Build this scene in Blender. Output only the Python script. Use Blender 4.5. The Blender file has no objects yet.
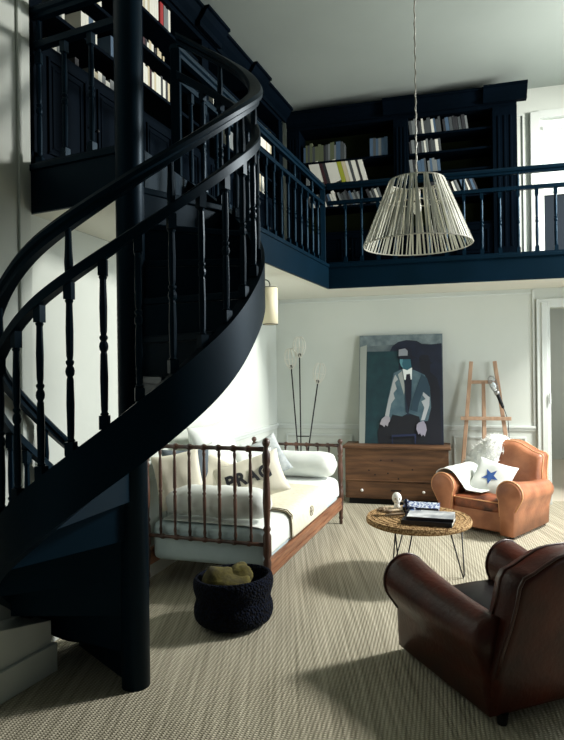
import bpy, bmesh, math, random
from math import sin, cos, pi, radians as R
from mathutils import Vector, Matrix, Euler
random.seed(7)
S = bpy.context.scene
COL = S.collection
V = Vector

# ------------------------------------------------------------------ materials
def srgb(r, g, b):
    f = lambda c: (c/255/12.92) if c/255 <= .04045 else ((c/255+.055)/1.055)**2.4
    return (f(r), f(g), f(b), 1)
def mat(name, col, rough=.6, col2=None, scale=8, stretch=(1, 1, 1), bump=0, bscale=60, metal=0, spec=.5, emit=0, sheen=0, detail=4, trans=0, ramp=(.35, .65)):
    m = bpy.data.materials.new(name); m.use_nodes = True
    nt = m.node_tree; N = nt.nodes; L = nt.links
    p = N['Principled BSDF']
    p.inputs['Base Color'].default_value = srgb(*col)
    p.inputs['Roughness'].default_value = rough
    p.inputs['Metallic'].default_value = metal
    p.inputs['Specular IOR Level'].default_value = spec
    p.inputs['Sheen Weight'].default_value = sheen
    if emit:
        p.inputs['Emission Color'].default_value = srgb(*col); p.inputs['Emission Strength'].default_value = emit
    if trans:
        p.inputs['Transmission Weight'].default_value = trans
    tc = N.new('ShaderNodeTexCoord'); mp = N.new('ShaderNodeMapping')
    mp.inputs['Scale'].default_value = stretch
    L.new(tc.outputs['Object'], mp.inputs['Vector'])
    if col2:
        n = N.new('ShaderNodeTexNoise'); n.inputs['Scale'].default_value = scale; n.inputs['Detail'].default_value = detail
        L.new(mp.outputs[0], n.inputs['Vector'])
        r = N.new('ShaderNodeValToRGB'); r.color_ramp.elements[0].position = ramp[0]; r.color_ramp.elements[1].position = ramp[1]
        r.color_ramp.elements[0].color = srgb(*col); r.color_ramp.elements[1].color = srgb(*col2)
        L.new(n.outputs['Fac'], r.inputs['Fac']); L.new(r.outputs['Color'], p.inputs['Base Color'])
    if bump:
        n2 = N.new('ShaderNodeTexNoise'); n2.inputs['Scale'].default_value = bscale; n2.inputs['Detail'].default_value = 3
        L.new(mp.outputs[0], n2.inputs['Vector'])
        b = N.new('ShaderNodeBump'); b.inputs['Strength'].default_value = bump; b.inputs['Distance'].default_value = .01
        L.new(n2.outputs['Fac'], b.inputs['Height']); L.new(b.outputs['Normal'], p.inputs['Normal'])
    return m
M = {}
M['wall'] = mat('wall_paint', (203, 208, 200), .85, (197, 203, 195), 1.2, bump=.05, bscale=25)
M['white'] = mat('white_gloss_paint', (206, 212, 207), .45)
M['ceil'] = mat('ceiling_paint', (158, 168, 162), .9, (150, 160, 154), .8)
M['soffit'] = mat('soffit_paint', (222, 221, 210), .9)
M['navy'] = mat('navy_paint', (4, 21, 33), .42, (3, 18, 28), 3, bump=.03, bscale=15, spec=.12)
M['navydim'] = mat('navy_dimmed_paint', (4, 10, 18), .6, (3, 8, 14), 3, spec=.03)  # darker copy of the navy; the gallery's dim light is put into its colour
for k_, t_ in (('navy', (.3, .65, .95, 1)), ('navydim', (.3, .6, 1, 1))):
    M[k_].node_tree.nodes['Principled BSDF'].inputs['Specular Tint'].default_value = t_
M['shelfback'] = mat('olive_shelf_back', (26, 33, 14), .8, spec=.1)
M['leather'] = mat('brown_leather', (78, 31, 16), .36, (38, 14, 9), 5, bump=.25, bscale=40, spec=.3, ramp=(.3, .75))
M['tan'] = mat('tan_leather', (178, 118, 84), .42, (116, 66, 44), 5, bump=.2, bscale=40, spec=.4, ramp=(.35, .8))
M['tanpipe'] = mat('worn_piping', (214, 158, 112), .5)
M['darkpipe'] = mat('dark_piping', (58, 26, 16), .35)
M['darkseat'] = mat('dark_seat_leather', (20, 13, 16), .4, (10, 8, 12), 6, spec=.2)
M['seatworn'] = mat('worn_seat_leather', (150, 84, 52), .5, (60, 32, 24), 9)
M['bedwood'] = mat('turned_walnut_wood', (92, 62, 48), .36, (50, 33, 26), 9, (1, 1, .25), spec=.5)
M['railwood'] = mat('waxed_wood', (150, 104, 74), .42, (112, 72, 50), 9, (5, .4, 5))
M['pine'] = mat('pine_planks', (114, 80, 53), .5, (78, 52, 34), 4, (.6, 3, 6), bump=.05, bscale=20)
M['knot'] = mat('dark_pine_knot', (40, 24, 16), .6)
M['easel'] = mat('beech_wood', (182, 150, 122), .55, (156, 124, 98), 6, (3, 3, .5))
M['linen'] = mat('white_linen', (226, 229, 222), .9, (214, 219, 214), 5, bump=.35, bscale=9, sheen=.2)
M['linen2'] = mat('cream_linen', (226, 220, 200), .9, (214, 208, 188), 5, bump=.3, bscale=9, sheen=.2)
M['greylinen'] = mat('grey_patterned_linen', (196, 200, 198), .9, (150, 158, 160), 14, bump=.2)
M['greycush'] = mat('slate_linen', (88, 98, 104), .9, (70, 80, 88), 8, bump=.2)
M['sheet'] = mat('pale_blue_sheet', (190, 206, 208), .85, (180, 197, 200), 6, bump=.3, bscale=7)
M['throw'] = mat('cream_throw', (222, 216, 194), .95, (208, 203, 182), 30, bump=.3, bscale=60)
M['fringe'] = mat('brown_hem', (96, 84, 62), .9)
M['stencil'] = mat('black_stencil_ink', (22, 24, 30), .8)
M['blue'] = mat('blue_star_print', (52, 92, 156), .8, (40, 76, 140), 20)
M['fur'] = mat('sheepskin', (232, 232, 226), 1, (206, 208, 204), 18, bump=1, bscale=90, sheen=.5)
M['mustard'] = mat('mustard_wool', (84, 76, 22), .95, (52, 46, 14), 12, bump=.5, bscale=40)
M['black'] = mat('black_metal', (14, 15, 17), .4, metal=.4)
M['gapshade'] = mat('shaded_plinth', (9, 10, 11), .9)
M['wire'] = mat('pale_wire', (206, 204, 192), .5)
M['shade'] = mat('cream_shade', (214, 206, 176), .8, emit=.06)
M['strip'] = mat('cream_lamp_strips', (226, 226, 210), .6, (206, 206, 190), 10)
M['bulb'] = mat('frosted_bulb', (225, 225, 215), .3)
M['steel'] = mat('steel', (170, 172, 172), .3, metal=.9)
M['glass'] = mat('bulb_glass', (210, 220, 220), .1, spec=.6)
M['knob'] = mat('white_porcelain', (230, 228, 220), .3)
M['ceramic'] = mat('white_plaster', (232, 230, 222), .6, (205, 203, 196), 14)
M['wood2'] = mat('driftwood', (150, 130, 104), .8, (92, 76, 58), 14)
M['page'] = mat('book_pages', (214, 210, 196), .9)
M['cbk'] = mat('black_cover', (18, 18, 22), .4)
M['cgr'] = mat('grey_photo_cover', (206, 208, 206), .4, (130, 134, 138), 9)
M['ccr'] = mat('cream_cover', (196, 176, 148), .6)
M['doorgrey'] = mat('grey_green_door', (142, 152, 146), .6)
M['hallfloor'] = mat('pale_hall_floor', (196, 188, 170), .7)
M['dkglass'] = mat('dark_door_panel', (26, 34, 42), .3)
M['pane'] = mat('bright_window_pane', (222, 230, 228), .4, emit=.3)
def book_m(n, c): M[n] = mat(n, c, .7)
for n, c in dict(book_white=(214, 214, 202), book_cream=(190, 180, 150), book_grey=(108, 114, 114), book_blue=(62, 86, 108), book_red=(150, 34, 36), book_dark=(34, 36, 40), book_green=(84, 92, 66), book_yellow=(150, 156, 40), book_dimgrey=(62, 68, 70), book_maroon=(52, 18, 26)).items(): book_m(n, c)

def special():
    # sisal carpet: woven ribs
    m = bpy.data.materials.new('sisal_carpet'); m.use_nodes = True
    nt = m.node_tree; N = nt.nodes; L = nt.links; p = N['Principled BSDF']
    p.inputs['Roughness'].default_value = .95; p.inputs['Specular IOR Level'].default_value = .15
    tc = N.new('ShaderNodeTexCoord')
    mp = N.new('ShaderNodeMapping'); mp.inputs['Rotation'].default_value = (0, 0, R(15.1))
    L.new(tc.outputs['Object'], mp.inputs['Vector'])
    w = N.new('ShaderNodeTexWave'); w.wave_type = 'BANDS'; w.bands_direction = 'X'
    w.inputs['Scale'].default_value = 16; w.inputs['Distortion'].default_value = .4; w.inputs['Detail'].default_value = 2; w.inputs['Detail Scale'].default_value = 4
    L.new(mp.outputs[0], w.inputs['Vector'])
    w2 = N.new('ShaderNodeTexWave'); w2.bands_direction = 'Y'; w2.inputs['Scale'].default_value = 22; w2.inputs['Distortion'].default_value = 1.5
    L.new(mp.outputs[0], w2.inputs['Vector'])
    mp2 = N.new('ShaderNodeMapping'); mp2.inputs['Rotation'].default_value = (0, 0, R(15.1)); mp2.inputs['Scale'].default_value = (22, .35, 1)
    L.new(tc.outputs['Object'], mp2.inputs['Vector'])
    n = N.new('ShaderNodeTexNoise'); n.inputs['Scale'].default_value = 2.5; n.inputs['Detail'].default_value = 4
    L.new(mp2.outputs[0], n.inputs['Vector'])
    mx = N.new('ShaderNodeMath'); mx.operation = 'MULTIPLY'; L.new(w.outputs['Fac'], mx.inputs[0]); L.new(w2.outputs['Fac'], mx.inputs[1])
    ad = N.new('ShaderNodeMath'); ad.operation = 'MULTIPLY_ADD'; ad.inputs[1].default_value = .45; L.new(mx.outputs[0], ad.inputs[0]); L.new(n.outputs['Fac'], ad.inputs[2])
    r = N.new('ShaderNodeValToRGB'); r.color_ramp.elements[0].position = .3; r.color_ramp.elements[1].position = .95
    r.color_ramp.elements[0].color = srgb(120, 115, 97); r.color_ramp.elements[1].color = srgb(206, 198, 176)
    L.new(ad.outputs[0], r.inputs['Fac']); L.new(r.outputs['Color'], p.inputs['Base Color'])
    b = N.new('ShaderNodeBump'); b.inputs['Strength'].default_value = .6; b.inputs['Distance'].default_value = .01
    L.new(mx.outputs[0], b.inputs['Height']); L.new(b.outputs['Normal'], p.inputs['Normal'])
    M['carpet'] = m
    # knit / wicker: bumpy rows with dark gaps
    def weave(name, c1, c2, s1, dist, rough=.85):
        m = bpy.data.materials.new(name); m.use_nodes = True
        nt = m.node_tree; N = nt.nodes; L = nt.links; p = N['Principled BSDF']; p.inputs['Roughness'].default_value = rough; p.inputs['Specular IOR Level'].default_value = .15
        tc = N.new('ShaderNodeTexCoord'); v = N.new('ShaderNodeTexVoronoi'); v.inputs['Scale'].default_value = s1
        L.new(tc.outputs['Object'], v.inputs['Vector'])
        r = N.new('ShaderNodeValToRGB'); r.color_ramp.elements[0].position = .15; r.color_ramp.elements[1].position = .75
        r.color_ramp.elements[0].color = srgb(*c1); r.color_ramp.elements[1].color = srgb(*c2)
        L.new(v.outputs['Distance'], r.inputs['Fac']); L.new(r.outputs['Color'], p.inputs['Base Color'])
        b = N.new('ShaderNodeBump'); b.inputs['Strength'].default_value = .9; b.inputs['Distance'].default_value = dist; b.invert = True
        L.new(v.outputs['Distance'], b.inputs['Height']); L.new(b.outputs['Normal'], p.inputs['Normal'])
        M[name] = m
    weave('navy_crochet', (8, 17, 36), (2, 3, 7), 70, .012, 1)
    weave('woven_rattan', (196, 164, 118), (116, 86, 54), 75, .008)
    # blue and white patterned cover
    m = bpy.data.materials.new('blue_white_cover'); m.use_nodes = True
    nt = m.node_tree; N = nt.nodes; L = nt.links; p = N['Principled BSDF']; p.inputs['Roughness'].default_value = .4
    tc = N.new('ShaderNodeTexCoord'); mp = N.new('ShaderNodeMapping'); L.new(tc.outputs['Object'], mp.inputs['Vector'])
    mg = N.new('ShaderNodeTexWave'); mg.wave_type = 'BANDS'; mg.bands_direction = 'X'; mg.inputs['Scale'].default_value = 9; mg.inputs['Distortion'].default_value = 9; mg.inputs['Detail Scale'].default_value = 3
    L.new(mp.outputs[0], mg.inputs['Vector'])
    r = N.new('ShaderNodeValToRGB'); r.color_ramp.interpolation = 'CONSTANT'; r.color_ramp.elements[0].color = srgb(38, 66, 128); r.color_ramp.elements[1].position = .55; r.color_ramp.elements[1].color = srgb(208, 214, 216)
    L.new(mg.outputs['Fac'], r.inputs['Fac']); L.new(r.outputs['Color'], p.inputs['Base Color'])
    M['cbl'] = m
special()

# ------------------------------------------------------------------ mesh builder
class MB:
    def __init__(s): s.bm = bmesh.new()
    def vs(s, pts): return [s.bm.verts.new(p) for p in pts]
    def face(s, v):
        try: return s.bm.faces.new(v)
        except ValueError: return None
    def box(s, a, b, mtx=None):
        x0, y0, z0 = a; x1, y1, z1 = b
        P = [(x0, y0, z0), (x1, y0, z0), (x1, y1, z0), (x0, y1, z0), (x0, y0, z1), (x1, y0, z1), (x1, y1, z1), (x0, y1, z1)]
        if mtx: P = [mtx @ V(p) for p in P]
        v = s.vs(P)
        for f in ((3, 2, 1, 0), (4, 5, 6, 7), (0, 1, 5, 4), (1, 2, 6, 5), (2, 3, 7, 6), (3, 0, 4, 7)): s.face([v[i] for i in f])
        return s
    def prism(s, poly, z0, z1):      # poly CCW in xy; z may be list
        n = len(poly)
        za = z0 if isinstance(z0, (list, tuple)) else [z0]*n
        zb = z1 if isinstance(z1, (list, tuple)) else [z1]*n
        a = s.vs([(p[0], p[1], za[i]) for i, p in enumerate(poly)]); b = s.vs([(p[0], p[1], zb[i]) for i, p in enumerate(poly)])
        s.face(a[::-1]); s.face(b)
        for i in range(n): j = (i+1) % n; s.face([a[i], a[j], b[j], b[i]])
        return s
    def extr(s, pts, d):             # planar polygon (3D points) extruded by vector d
        a = s.vs(pts); d = V(d); b = s.vs([V(p)+d for p in pts]); n = len(pts)
        s.face(a[::-1]); s.face(b)
        for i in range(n): j = (i+1) % n; s.face([a[i], a[j], b[j], b[i]])
        return s
    def loft(s, rings, cap=True, closed=True):
        vr = [s.vs(r) for r in rings]; n = len(rings[0])
        for i in range(len(vr)-1):
            for j in range(n if closed else n-1):
                k = (j+1) % n; s.face([vr[i][j], vr[i][k], vr[i+1][k], vr[i+1][j]])
        if cap: s.face(vr[0][::-1]); s.face(vr[-1])
        return s
    def lathe(s, prof, c=(0, 0, 0), n=16, mtx=None, cap=True):
        rings = []
        for r, z in prof:
            ring = [V((r*cos(2*pi*k/n), r*sin(2*pi*k/n), z)) for k in range(n)]
            if mtx: ring = [mtx @ p for p in ring]
            rings.append([p+V(c) for p in ring])
        return s.loft(rings, cap)
    def turned(s, prof, a, b, n=10):  # lathe along the line a->b, prof (r, fraction)
        a = V(a); b = V(b); d = b-a; q = d.to_track_quat('Z', 'Y').to_matrix().to_4x4(); L = d.length
        return s.lathe([(r, f*L) for r, f in prof], a, n, q)
    def rod(s, a, b, r, n=10, r2=None): return s.turned([(r, 0), (r if r2 is None else r2, 1)], a, b, n)
    def tube(s, pts, r, n=8, closed=False, sx=1, up=None):
        pts = [V(p) for p in pts]; rings = []; N = len(pts)
        prev = None
        for i, p in enumerate(pts):
            if closed: t = pts[(i+1) % N]-pts[i-1]
            else: t = pts[min(i+1, N-1)]-pts[max(i-1, 0)]
            t.normalize()
            ref = V((0, 0, 1)) if abs(t.z) < .95 else V((1, 0, 0))
            if prev is not None:
                x = prev-t*prev.dot(t)
                x = x.normalized() if x.length > 1e-4 else t.cross(ref).normalized()
            else: x = t.cross(ref).normalized()
            prev = x; y = t.cross(x)
            rr = r[i] if isinstance(r, (list, tuple)) else r
            rings.append([p+x*rr*cos(2*pi*k/n)+y*rr*sin(2*pi*k/n) for k in range(n)])
        if closed: rings.append(rings[0]); return s.loft(rings, False)
        return s.loft(rings, True)
    def sph(s, c, r, seg=16, rings=10, mtx=None):
        prof = [(max(sin(pi*i/rings), .001), -cos(pi*i/rings)) for i in range(rings+1)]
        m = Matrix.Diagonal((r[0], r[1], r[2], 1)) if isinstance(r, (tuple, list)) else Matrix.Scale(r, 4)
        if mtx: m = mtx @ m
        return s.lathe(prof, c, seg, m)
    def build(s, name, m, parent=None, smooth=False, bevel=0, seg=2, sub=0, label=None, solid=0, split=0):
        bmesh.ops.remove_doubles(s.bm, verts=s.bm.verts, dist=1e-5)
        bmesh.ops.recalc_face_normals(s.bm, faces=s.bm.faces)
        me = bpy.data.meshes.new(name); s.bm.to_mesh(me); s.bm.free()
        me.materials.append(M[m] if isinstance(m, str) else m)
        if smooth:
            for p in me.polygons: p.use_smooth = True
        o = bpy.data.objects.new(name, me); COL.objects.link(o)
        if parent: o.parent = parent
        if solid: k = o.modifiers.new('s', 'SOLIDIFY'); k.thickness = solid; k.offset = 0
        if bevel:
            k = o.modifiers.new('b', 'BEVEL'); k.width = bevel; k.segments = seg; k.limit_method = 'ANGLE'; k.angle_limit = R(35)
        if sub: k = o.modifiers.new('u', 'SUBSURF'); k.levels = sub; k.render_levels = sub
        if split: k = o.modifiers.new('e', 'EDGE_SPLIT'); k.split_angle = R(35)
        if label: o['label'] = label
        return o
def tag(o, label, cat, group=None):
    o['label'] = label; o['category'] = cat
    if group: o['group'] = group
    return o
def struct(o): o['kind'] = 'structure'; return o
def empty(name, loc=(0, 0, 0), rz=0):
    o = bpy.data.objects.new(name, None); COL.objects.link(o); o.location = loc; o.rotation_euler = (0, 0, rz)
    o.empty_display_size = .1
    return o
def copy_part(ch, par):
    c = ch.copy(); COL.objects.link(c); c.parent = par
    return c

# ------------------------------------------------------------------ frames
A = R(15.1)
B0 = V((-.07, 7.8, 0)); EX = V((cos(A), -sin(A), 0)); NB = V((-sin(A), -cos(A), 0))
def WP(t, off, z=0): p = B0+EX*t+NB*off; return V((p.x, p.y, z))
WD = V((-.2962, -.9551, 0)); WN = V((.9551, -.2962, 0))       # left wall: towards the camera, and into the room
def LP(s, off, z=0): p = B0+WD*s+WN*off; return V((p.x, p.y, z))
UP = V((0, 0, 1))
def wallbox(P, a0, a1, o0, o1, z0, z1, mb):
    q = [P(a0, o0), P(a1, o0), P(a1, o1), P(a0, o1)]
    return mb.prism([(p.x, p.y) for p in q], z0, z1)

ZS, ZD, ZC = 2.5, 2.745, 4.83      # slab underside, gallery deck, ceiling

# ------------------------------------------------------------------ room shell
struct(MB().prism([(-3.2, -1.5), (5.5, -1.5), (5.5, 12), (-3.2, 12)], -.1, 0).build('floor', 'carpet'))
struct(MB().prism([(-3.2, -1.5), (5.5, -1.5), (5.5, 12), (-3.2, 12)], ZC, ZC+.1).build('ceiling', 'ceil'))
DT0, DT1, DH = 3.285, 4.15, 2.27     # lower doorway
UT0, UT1, UH = 3.20, 4.05, 4.46     # upper glazed door
mb = MB()
wallbox(WP, -.15, DT0, 0, -.15, 0, DH, mb); wallbox(WP, DT1, 6.2, 0, -.15, 0, DH, mb)
wallbox(WP, -.15, 6.2, 0, -.15, DH, ZD, mb)
wallbox(WP, -.15, UT0, 0, -.15, ZD, UH, mb); wallbox(WP, UT1, 6.2, 0, -.15, ZD, UH, mb)
wallbox(WP, -1.2, 6.2, 0, -.15, UH, ZC, mb); wallbox(WP, -1.2, -.15, 0, -.15, ZD, UH, mb)
struct(mb.build('wall_back', 'wall'))
mb = MB(); wallbox(LP, -.15, 9.5, 0, -.15, 0, ZS, mb); wallbox(LP, 4.62, 9.5, 0, -.15, ZS, ZC, mb)
struct(mb.build('wall_left', 'wall'))
# set-back upper wall behind the left bookcase
LO = V((-1.42, 3.4, 0)); LX = V((.3634, .9316, 0)); LY = V((-.9316, .3634, 0))
def BP(x, y, z=0): p = LO+LX*x+LY*y; return V((p.x, p.y, z))
mb = MB(); wallbox(BP, -.05, 5.2, .345, .45, ZS, ZC, mb)
struct(mb.build('wall_gallery_left', 'wall'))
# right wall, out of frame: tall daylight window, plus an opening added for fill light
mb = MB(); XR = 4.3
mb.box((XR, -1.5, 0), (XR+.2, .4, ZC)); mb.box((XR, 2.2, 0), (XR+.2, 3.3, ZC)); mb.box((XR, .4, 0), (XR+.2, 2.2, .25)); mb.box((XR, .4, 2.8), (XR+.2, 2.2, ZC)); mb.box((XR, 5.9, 0), (XR+.2, 7, ZC))
mb.box((XR, 3.3, 0), (XR+.2, 5.9, .25)); mb.box((XR, 3.3, 4.7), (XR+.2, 5.9, ZC))
struct(mb.build('wall_right', 'wall'))
mb = MB()
for y in (3.3, 5.84): mb.box((XR+.05, y, .25), (XR+.12, y+.06, 4.7))
for z in (.25, 4.64): mb.box((XR+.05, 3.36, z), (XR+.12, 5.84, z+.06))
struct(mb.build('window_1', 'white'))

# mouldings ---------------------------------------------------------------
def rectmould(P, a0, a1, z0, z1, mb, w=.022, o=.014):
    wallbox(P, a0, a1, 0, o, z0, z0+w, mb); wallbox(P, a0, a1, 0, o, z1-w, z1, mb)
    wallbox(P, a0, a0+w, 0, o, z0+w, z1-w, mb); wallbox(P, a1-w, a1, 0, o, z0+w, z1-w, mb)
mb = MB()
wallbox(WP, .0, 3.13, 0, .028, .872, .9, mb); wallbox(WP, .0, 3.13, 0, .014, .84, .872, mb)
struct(mb.build('trim_1', 'white', bevel=.004))
mb = MB()
wallbox(LP, .03, 4.55, 0, .028, .872, .9, mb); wallbox(LP, .03, 4.55, 0, .014, .84, .872, mb)
struct(mb.build('trim_2', 'white', bevel=.004))
mb = MB()
for a, b in ((.12, .98), (1.1, 2.05), (2.2, 3.02)): rectmould(WP, a, b, .2, .77, mb)
struct(mb.build('trim_3', 'white', bevel=.003))
mb = MB()
for a, b in ((.12, 1.4), (1.55, 2.9), (3.0, 4.2)): rectmould(LP, a, b, .2, .77, mb)
struct(mb.build('trim_4', 'white', bevel=.003))
mb = MB(); wallbox(WP, 0, 3.13, 0, .022, 0, .13, mb); struct(mb.build('baseboard_back', 'white', bevel=.004))
mb = MB(); wallbox(LP, .03, 4.55, 0, .022, 0, .13, mb); struct(mb.build('baseboard_left', 'white', bevel=.004))
# vertical panel edge and door casing
mb = MB(); wallbox(WP, 3.10, 3.125, 0, .02, .9, ZS-.02, mb); wallbox(WP, 0.06, 3.1, 0, .015, 2.44, 2.46, mb)
struct(mb.build('trim_5', 'white', bevel=.003))
mb = MB(); wallbox(WP, 3.14, DT0, 0, .045, 0, DH+.1, mb); wallbox(WP, DT0, DT1+.14, 0, .045, DH, DH+.1, mb)
wallbox(WP, DT1, DT1+.14, 0, .045, 0, DH, mb); wallbox(WP, 3.19, DT0-.03, .045, .06, .16, DH+.06, mb)
casing = struct(mb.build('door_1', 'white', bevel=.006))
mb = MB(); wallbox(WP, 3.262, 3.282, .06, .085, 1.16, 1.28, mb); mb.build('door_handle', 'white', casing, bevel=.006)
# pilaster on the left wall behind the stair
mb = MB(); wallbox(LP, 4.62, 5.2, 0, .045, 0, ZC-.001, mb)
struct(mb.build('trim_6', 'wall', bevel=.005))
mb = MB(); wallbox(LP, 4.70, 4.73, .045, .06, .2, ZC-.1, mb); struct(mb.build('trim_7', 'wall', bevel=.004))
# low plinth below the stair, its top following the stair underside
P0 = V((-1.25, 3.2, 0)); PD = V((-.42, -.907, 0)).normalized(); PN = V((-.907, .42, 0))
def PP(a, o): return P0+PD*a+PN*o
q = [PP(0, 0), PP(0, .3), PP(1.6, .3), PP(1.6, 0)]
struct(MB().prism([(p.x, p.y) for p in q], 0, [.27, .27, .62, .62]).build('wall_plinth', 'white'))
q = [PP(-.02, 0), PP(-.02, -.025), PP(1.6, -.025), PP(1.6, 0)]
struct(MB().prism([(p.x, p.y) for p in q][::-1], 0, .15).build('baseboard_plinth', 'white', bevel=.004))
# hall beyond the doorway
def wb(*a): m = MB(); wallbox(WP, *a, m); return m
struct(wb(2.4, 6.4, -.15, -3.6, .0, .004).build('floor_hall', 'hallfloor'))
struct(wb(2.0, 7.4, -3.6, -3.7, 0, ZD).build('wall_hall', 'wall'))
struct(wb(2.3, 2.4, -.15, -3.6, 0, ZD).build('wall_hall_left', 'wall'))
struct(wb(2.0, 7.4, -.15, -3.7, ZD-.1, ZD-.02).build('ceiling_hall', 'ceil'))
mb = MB(); wallbox(WP, 4.2, 5.4, -3.56, -3.6, .0, 2.3, mb)
d2 = struct(mb.build('door_2', 'doorgrey'))
mb = MB()
for a in (4.28, 4.84):
    for z0, z1 in ((.62, 1.0), (1.08, 2.2)):
        for (x0, x1, u0, u1) in ((a, a+.48, z0, z0+.03), (a, a+.48, z1-.03, z1), (a, a+.03, z0, z1), (a+.45, a+.48, z0, z1)): wallbox(WP, x0, x1, -3.53, -3.56, u0, u1, mb)
mb.build('door_panel', 'doorgrey', d2, bevel=.004)
tag(wb(4.3, 5.3, -2.95, -3.4, .005, .38).build('storage_bench', 'navydim', bevel=.01), 'low dark bench standing in the hall beyond the doorway', 'bench')
o = empty('wall_lamp', WP(4.33, -2.4, 2.35)); tag(o, 'small white lamp glowing at the top of the hall doorway', 'lamp')
MB().lathe([(.05, -.12), (.09, .06)], n=16).build('lamp_shade', mat('lit_hall_shade', (240, 244, 240), .5, emit=1.5), o, True)
MB().rod((0, 0, .02), (0, 0, .27), .01).build('stem', 'steel', o)
# upper glazed door in the back wall, and wall mouldings around
mb = MB(); wallbox(WP, UT0-.1, UT0, 0, .04, ZD, UH+.08, mb); wallbox(WP, UT0, UT1+.1, 0, .04, UH, UH+.08, mb); wallbox(WP, UT1, UT1+.1, 0, .04, ZD, UH, mb)
d3 = struct(mb.build('door_3', 'white', bevel=.006))
wb(UT0, UT1, -.06, -.08, 3.62, UH).build('window_pane', 'pane', d3)
wb(UT0, UT1, -.04, -.08, ZD, 3.6).build('door_panel', 'dkglass', d3)
mb = MB(); wallbox(WP, UT0, UT1, -.02, -.07, 4.34, 4.38, mb); wallbox(WP, UT0, UT1, -.02, -.07, 3.58, 3.62, mb); wallbox(WP, UT0, UT0+.05, -.02, -.07, ZD, UH, mb)
mb.build('door_frame', 'white', d3)
mb = MB(); wallbox(WP, 3.02, 3.035, 0, .015, ZD, 4.52, mb); wallbox(WP, 2.93, 3.035, 0, .015, 4.52, 4.54, mb); struct(mb.build('trim_8', 'white'))

# ------------------------------------------------------------------ gallery slab
CX, CY = -.762, 3.05
EA = V((-.63, 3.78, 0)); EC = V((.52, 6.72, 0)); ER = WP(3.95, .85)
slab = [(-1.44, 3.42), (-.82, 3.13), (CX+.06, CY+.08), (CX+.64*cos(R(71)), CY+.64*sin(R(71))), (EA.x, EA.y), (EC.x, EC.y), (ER.x, ER.y)]
w1 = WP(3.95, 0); w2 = WP(.02, 0); w3 = LP(4.55, 0)
slabp = slab+[(w1.x, w1.y), (w2.x, w2.y), (w3.x, w3.y)]
up = slab+[(w1.x, w1.y), (w2.x, w2.y), tuple(BP(4.3, .34).xy), tuple(BP(0, .34).xy)]
struct(MB().prism(up, ZS+.02, ZD).build('floor_gallery', 'navy'))
struct(MB().prism(slabp, ZS, ZS+.02).build('ceiling_gallery', 'soffit'))
def fascia(a, b, name, n):
    a = V(a); b = V(b); d = (b-a).normalized(); nn = V((d.y, -d.x, 0))
    mb = MB(); q = [a, b, b+nn*n, a+nn*n]; mb.prism([(p.x, p.y) for p in q], ZS-.012, ZD+.012)
    q = [a, b, b+nn*(n+.012), a+nn*(n+.012)]; mb.prism([(p.x, p.y) for p in q], ZD-.02, ZD+.016)
    return struct(mb.build(name, 'navy', bevel=.004))
fascia(EA, EC, 'trim_9', .025); fascia(EC, ER, 'trim_10', .025); fascia((-1.44, 3.42, 0), (-.82, 3.13, 0), 'trim_11', .025)

# ------------------------------------------------------------------ spiral stair
def interp(tab, x):
    if x <= tab[0][0]: return tab[0][1]
    for (a, va), (b, vb) in zip(tab, tab[1:]):
        if x <= b: return va+(vb-va)*(x-a)/(b-a)
    return tab[-1][1]
def smooth(tab, x, w=9): return sum(interp(tab, x+k*w/3) for k in range(-3, 4))/7
HAND = [(110, .95), (133, 1.15), (150, 1.33), (168, 1.50), (185, 1.62), (227, 1.95), (243, 2.10), (256, 2.19), (273, 2.31), (301, 2.54), (320, 2.71), (338, 2.86), (361, 3.03), (376, 3.17), (402, 3.40), (433, 3.64), (460, 3.8)]
STOP = [(110, -.03), (128, .15), (150, .36), (180, .60), (233, 1.02), (254, 1.195), (272, 1.345), (299, 1.59), (323, 1.80), (344, 2.02), (375, 2.28), (410, 2.58), (435, 2.78), (460, 3.0)]
SBOT = [(110, 0), (135, 0), (153, .14), (167, .31), (180, .42), (200, .55), (227, .736), (243, .852), (272, 1.10), (295, 1.29), (322, 1.53), (345, 1.79), (375, 2.03), (410, 2.32), (435, 2.49), (460, 2.7)]
hand = lambda t: smooth(HAND, t); stop = lambda t: smooth(STOP, t); sbot = lambda t: max(.002, smooth(SBOT, t))
def pol(r, t, z): return V((CX+r*cos(R(t)), CY+r*sin(R(t)), z))
def polL(r, t, z): return V((r*cos(R(t)), r*sin(R(t)), z))
stair = empty('spiral_staircase', (CX, CY, 0)); tag(stair, 'dark navy spiral staircase curving around a round post with turned balusters', 'staircase')
# newel column
MB().lathe([(.071, 0), (.071, 3.0), (.071, ZC-.001)], n=40).build('center_post', 'navy', stair, True)
def sweep(name, sec, t0, t1, zf, r, step=3, m='navy', smooth_=True):
    rings = []; n = int((t1-t0)/step)
    for i in range(n+1):
        t = t0+(t1-t0)*i/n
        rings.append([polL(r+dr, t, zf(t)+dz) for dr, dz in sec])
    return MB().loft(rings).build(name, m, stair, smooth_, split=1)
# handrail: moulded oval section
hs = [(.034*cos(a)*(1 if abs(sin(a)) < .8 else .9), -.033+.033*sin(a)) for a in [2*pi*k/12 for k in range(12)]]
hs = [(.020, -.072), (.022, -.05), (.036, -.042), (.038, -.022), (.027, -.004), (0, 0), (-.027, -.004), (-.038, -.022), (-.036, -.042), (-.022, -.05), (-.020, -.072)]
sweep('handrail', hs, 129, 437, hand, .645)
ms = [(.024, -.05), (.024, -.006), (.018, 0), (-.018, 0), (-.024, -.006), (-.024, -.05)]
mid = lambda t: hand(t)-.235
sweep('middle_rail', ms, 129, 437, mid, .645)
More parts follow.
